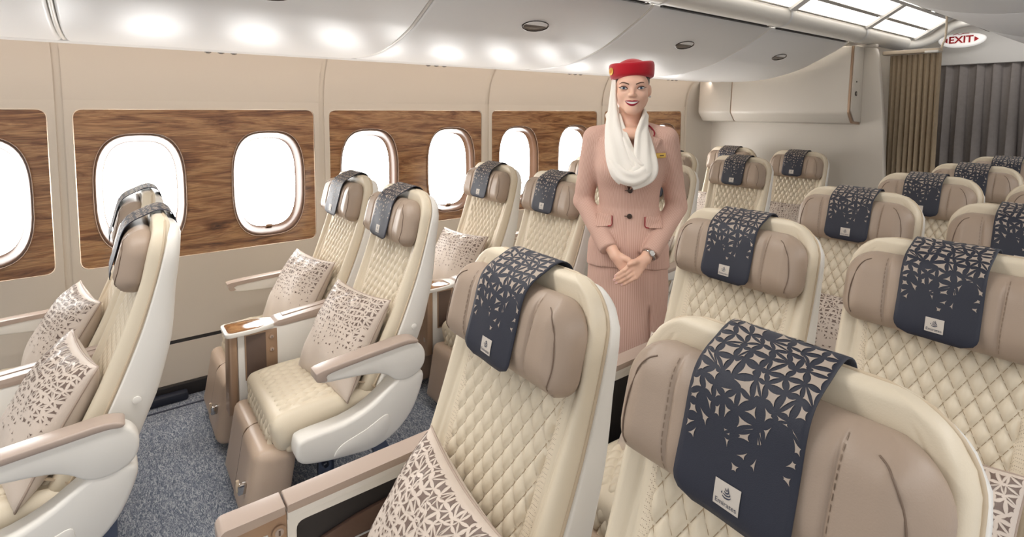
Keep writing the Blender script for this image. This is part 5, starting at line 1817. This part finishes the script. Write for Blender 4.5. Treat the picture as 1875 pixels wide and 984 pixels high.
# --- hat
def hat():
    prof = [(0.080, -0.004), (0.088, 0.0), (0.0955, 0.004), (0.0985, 0.014), (0.101, 0.034), (0.102, 0.052), (0.1005, 0.062), (0.0965, 0.067), (0.091, 0.066), (0.0875, 0.061), (0.082, 0.052), (0.074, 0.056), (0.066, 0.064), (0.052, 0.074), (0.034, 0.0815), (0.014, 0.085), (0.0, 0.0855)]
    n = 48; V = []; Fc = []
    for q, (r, z) in enumerate(prof):
        wq = [0, 0, 0, 0.1, 0.4, 0.8, 1, 1, 1, 0.9, 0.5, 0.2, 0, 0, 0, 0, 0][q]
        for k in range(n):
            t = 2 * math.pi * k / n; V.append((r * 0.985 * math.cos(t), r * 1.02 * math.sin(t), z - 0.004 * math.sin(t) + wq * (0.013 * math.cos(t) ** 2 - 0.011)))
    for j in range(len(prof) - 1):
        for k in range(n): Fc.append((j * n + k, j * n + (k + 1) % n, (j + 1) * n + (k + 1) % n, (j + 1) * n + k))
    o = link('hat', new_mesh('hat', V, Fc, M_RED, merge=1e-5), person, (0.004, 0.008, 1.700), (math.radians(-4), math.radians(-4), 0))
    pts = [(0.0875 * 0.985 * math.cos(t), 0.0875 * 1.02 * math.sin(t), 0.0625 - 0.004 * math.sin(t) + 0.013 * math.cos(t) ** 2 - 0.011) for t in np.linspace(0, 2 * math.pi, 49)[:-1]]
    link('hat_piping', tube('hat_piping', pts, 0.0022, mat('hat_piping_pale', (220, 160, 150), 0.6), 6, closed=True), o)
    bd = link('hat_badge', disc('hat_badge', 0.017, 0.005, M_GOLD, 20, 'y', 0.002), o, (-0.089, -0.050, 0.034), (0, 0, math.radians(-58)))
    link('badge_centre', disc('badge_centre', 0.008, 0.003, mat('badge_orange', (226, 150, 60), 0.4), 14, 'y', 0.001), bd, (0, -0.003, 0))


hat()

# --- scarf: veil from the hat, draped round the neck, cowl on the chest
SCV = []; SCF = []
def drape(path, widths, thick, nf, ph, up_hint, closed_ends=True, nu=26, sub=10):
    P = smooth_poly(path, sub, False); n = len(P)
    Wd = np.interp(np.linspace(0, 1, n), np.linspace(0, 1, len(widths)), widths)
    Tk = np.interp(np.linspace(0, 1, n), np.linspace(0, 1, len(thick)), thick)
    H = np.array([up_hint[int(min(len(up_hint) - 1, i / n * len(up_hint)))] for i in range(n)], float)
    Hs = np.stack([np.interp(np.linspace(0, 1, n), np.linspace(0, 1, len(up_hint)), np.array(up_hint)[:, q]) for q in range(3)], 1)
    b = len(SCV)
    for i in range(n):
        t = P[min(i + 1, n - 1)] - P[max(i - 1, 0)]; t /= np.linalg.norm(t)
        nrm = Hs[i] - t * (Hs[i] @ t); nrm /= np.linalg.norm(nrm); side = np.cross(t, nrm)
        for k in range(nu):
            a = 2 * math.pi * k / nu
            c, s_ = math.cos(a), math.sin(a)
            fold = 0.22 * math.sin(nf * c * 2.2 + ph + 0.6 * math.sin(i * 0.16 + ph)) + 0.10 * math.sin(nf * 2.3 * c + i * 0.10 + ph * 2)
            r = Tk[i] * s_ * (1 + fold * (1 if s_ > 0 else 0.3)) + Tk[i] * 0.25 * fold * abs(s_)
            SCV.append(P[i] + side * (Wd[i] * c) + nrm * r)
    for i in range(n - 1):
        for k in range(nu): SCF.append((b + i * nu + k, b + i * nu + (k + 1) % nu, b + (i + 1) * nu + (k + 1) % nu, b + (i + 1) * nu + k))
    SCF.append(tuple(b + k for k in range(nu))[::-1]); SCF.append(tuple(b + (n - 1) * nu + k for k in range(nu)))


# veil on the viewer's left
drape([(-0.074, -0.008, 1.708), (-0.077, -0.022, 1.64), (-0.078, -0.036, 1.56), (-0.076, -0.072, 1.49), (-0.066, -0.116, 1.425), (-0.050, -0.148, 1.355), (-0.030, -0.168, 1.305), (-0.006, -0.174, 1.275)],
      [0.013, 0.018, 0.024, 0.036, 0.044, 0.050, 0.052, 0.046], [0.006, 0.010, 0.014, 0.018, 0.018, 0.018, 0.016, 0.012], 2.6, 0.4, [(-0.75, -0.65, 0), (-0.75, -0.65, 0), (-0.4, -0.9, 0.1), (-0.3, -0.9, 0.2), (-0.1, -1, 0.15), (0, -1, 0.1), (0, -1, 0)])
# other side: from behind the neck, down the right of the chest, under the first
drape([(-0.02, 0.078, 1.530), (0.040, 0.062, 1.530), (0.062, 0.010, 1.535), (0.060, -0.040, 1.510), (0.056, -0.092, 1.450), (0.062, -0.140, 1.375), (0.068, -0.168, 1.310), (0.036, -0.178, 1.280), (0.0, -0.178, 1.258)],
      [0.030, 0.032, 0.032, 0.034, 0.042, 0.050, 0.052, 0.048, 0.038], [0.010, 0.012, 0.013, 0.014, 0.016, 0.018, 0.018, 0.016, 0.010], 2.8, 1.9, [(0, 1, 0.2), (0.9, 0.4, 0.1), (1, 0, 0.1), (0.6, -0.8, 0.2), (0.3, -1, 0.2), (0.2, -1, 0.1), (0, -1, 0)])
# inner wrap and cowl loop
drape([(-0.062, -0.030, 1.535), (-0.046, -0.074, 1.475), (-0.024, -0.122, 1.415), (0.006, -0.152, 1.360), (0.046, -0.168, 1.325), (0.086, -0.150, 1.336)],
      [0.022, 0.028, 0.030, 0.030, 0.026, 0.016], [0.010, 0.014, 0.016, 0.016, 0.014, 0.008], 2.4, 3.1, [(-0.5, -0.8, 0.2), (-0.2, -1, 0.3), (0, -1, 0.3), (0, -1, 0.2), (0.2, -1, 0)])
drape([(-0.100, 0.0, 1.535), (-0.072, 0.060, 1.532), (-0.010, 0.082, 1.528)], [0.028, 0.030, 0.026], [0.010, 0.012, 0.010], 2.0, 0.9, [(-1, 0, 0.2), (-0.6, 0.8, 0.2), (0, 1, 0.2)])
drape([(-0.082, -0.128, 1.375), (-0.066, -0.166, 1.325), (-0.028, -0.188, 1.284), (0.020, -0.192, 1.274), (0.064, -0.182, 1.300), (0.090, -0.150, 1.335)],
      [0.016, 0.026, 0.032, 0.032, 0.028, 0.016], [0.008, 0.012, 0.014, 0.014, 0.012, 0.008], 2.2, 5.0, [(-0.3, -1, 0), (0, -1, 0), (0, -1, -0.1), (0, -1, 0), (0.3, -1, 0)])
link('scarf', new_mesh('scarf', SCV, SCF, M_SCARF), person)

# --- wristwatch
wdir = (WRI[1] - CUF[1]); wdir /= np.linalg.norm(wdir)
wc_ = CUF[1] + wdir * 0.020
e1 = np.cross(wdir, [0, 0, 1.0]); e1 /= np.linalg.norm(e1); e2 = np.cross(wdir, e1)
wa = link('wristwatch', tube('wristwatch', [wc_ + 0.0275 * (math.cos(t) * e1 + math.sin(t) * e2) for t in np.linspace(0, 2 * math.pi, 25)[:-1]], 0.0055, M_CHROME, 8, closed=True), person)
fd = np.array([0.35, -0.8, 0.45]); fd = fd - wdir * (fd @ wdir); fd /= np.linalg.norm(fd)
dl = link('watch_dial', disc('watch_dial', 0.014, 0.007, M_CHROME, 20, 'y', 0.002), wa, tuple(wc_ + fd * 0.030))
dl.rotation_euler = Vector(tuple(-fd)).to_track_quat('Y', 'Z').to_euler()
link('watch_face', disc('watch_face', 0.0105, 0.003, mat('watch_face', (206, 204, 200), 0.2), 18, 'y', 0), dl, (0, -0.0035, 0))
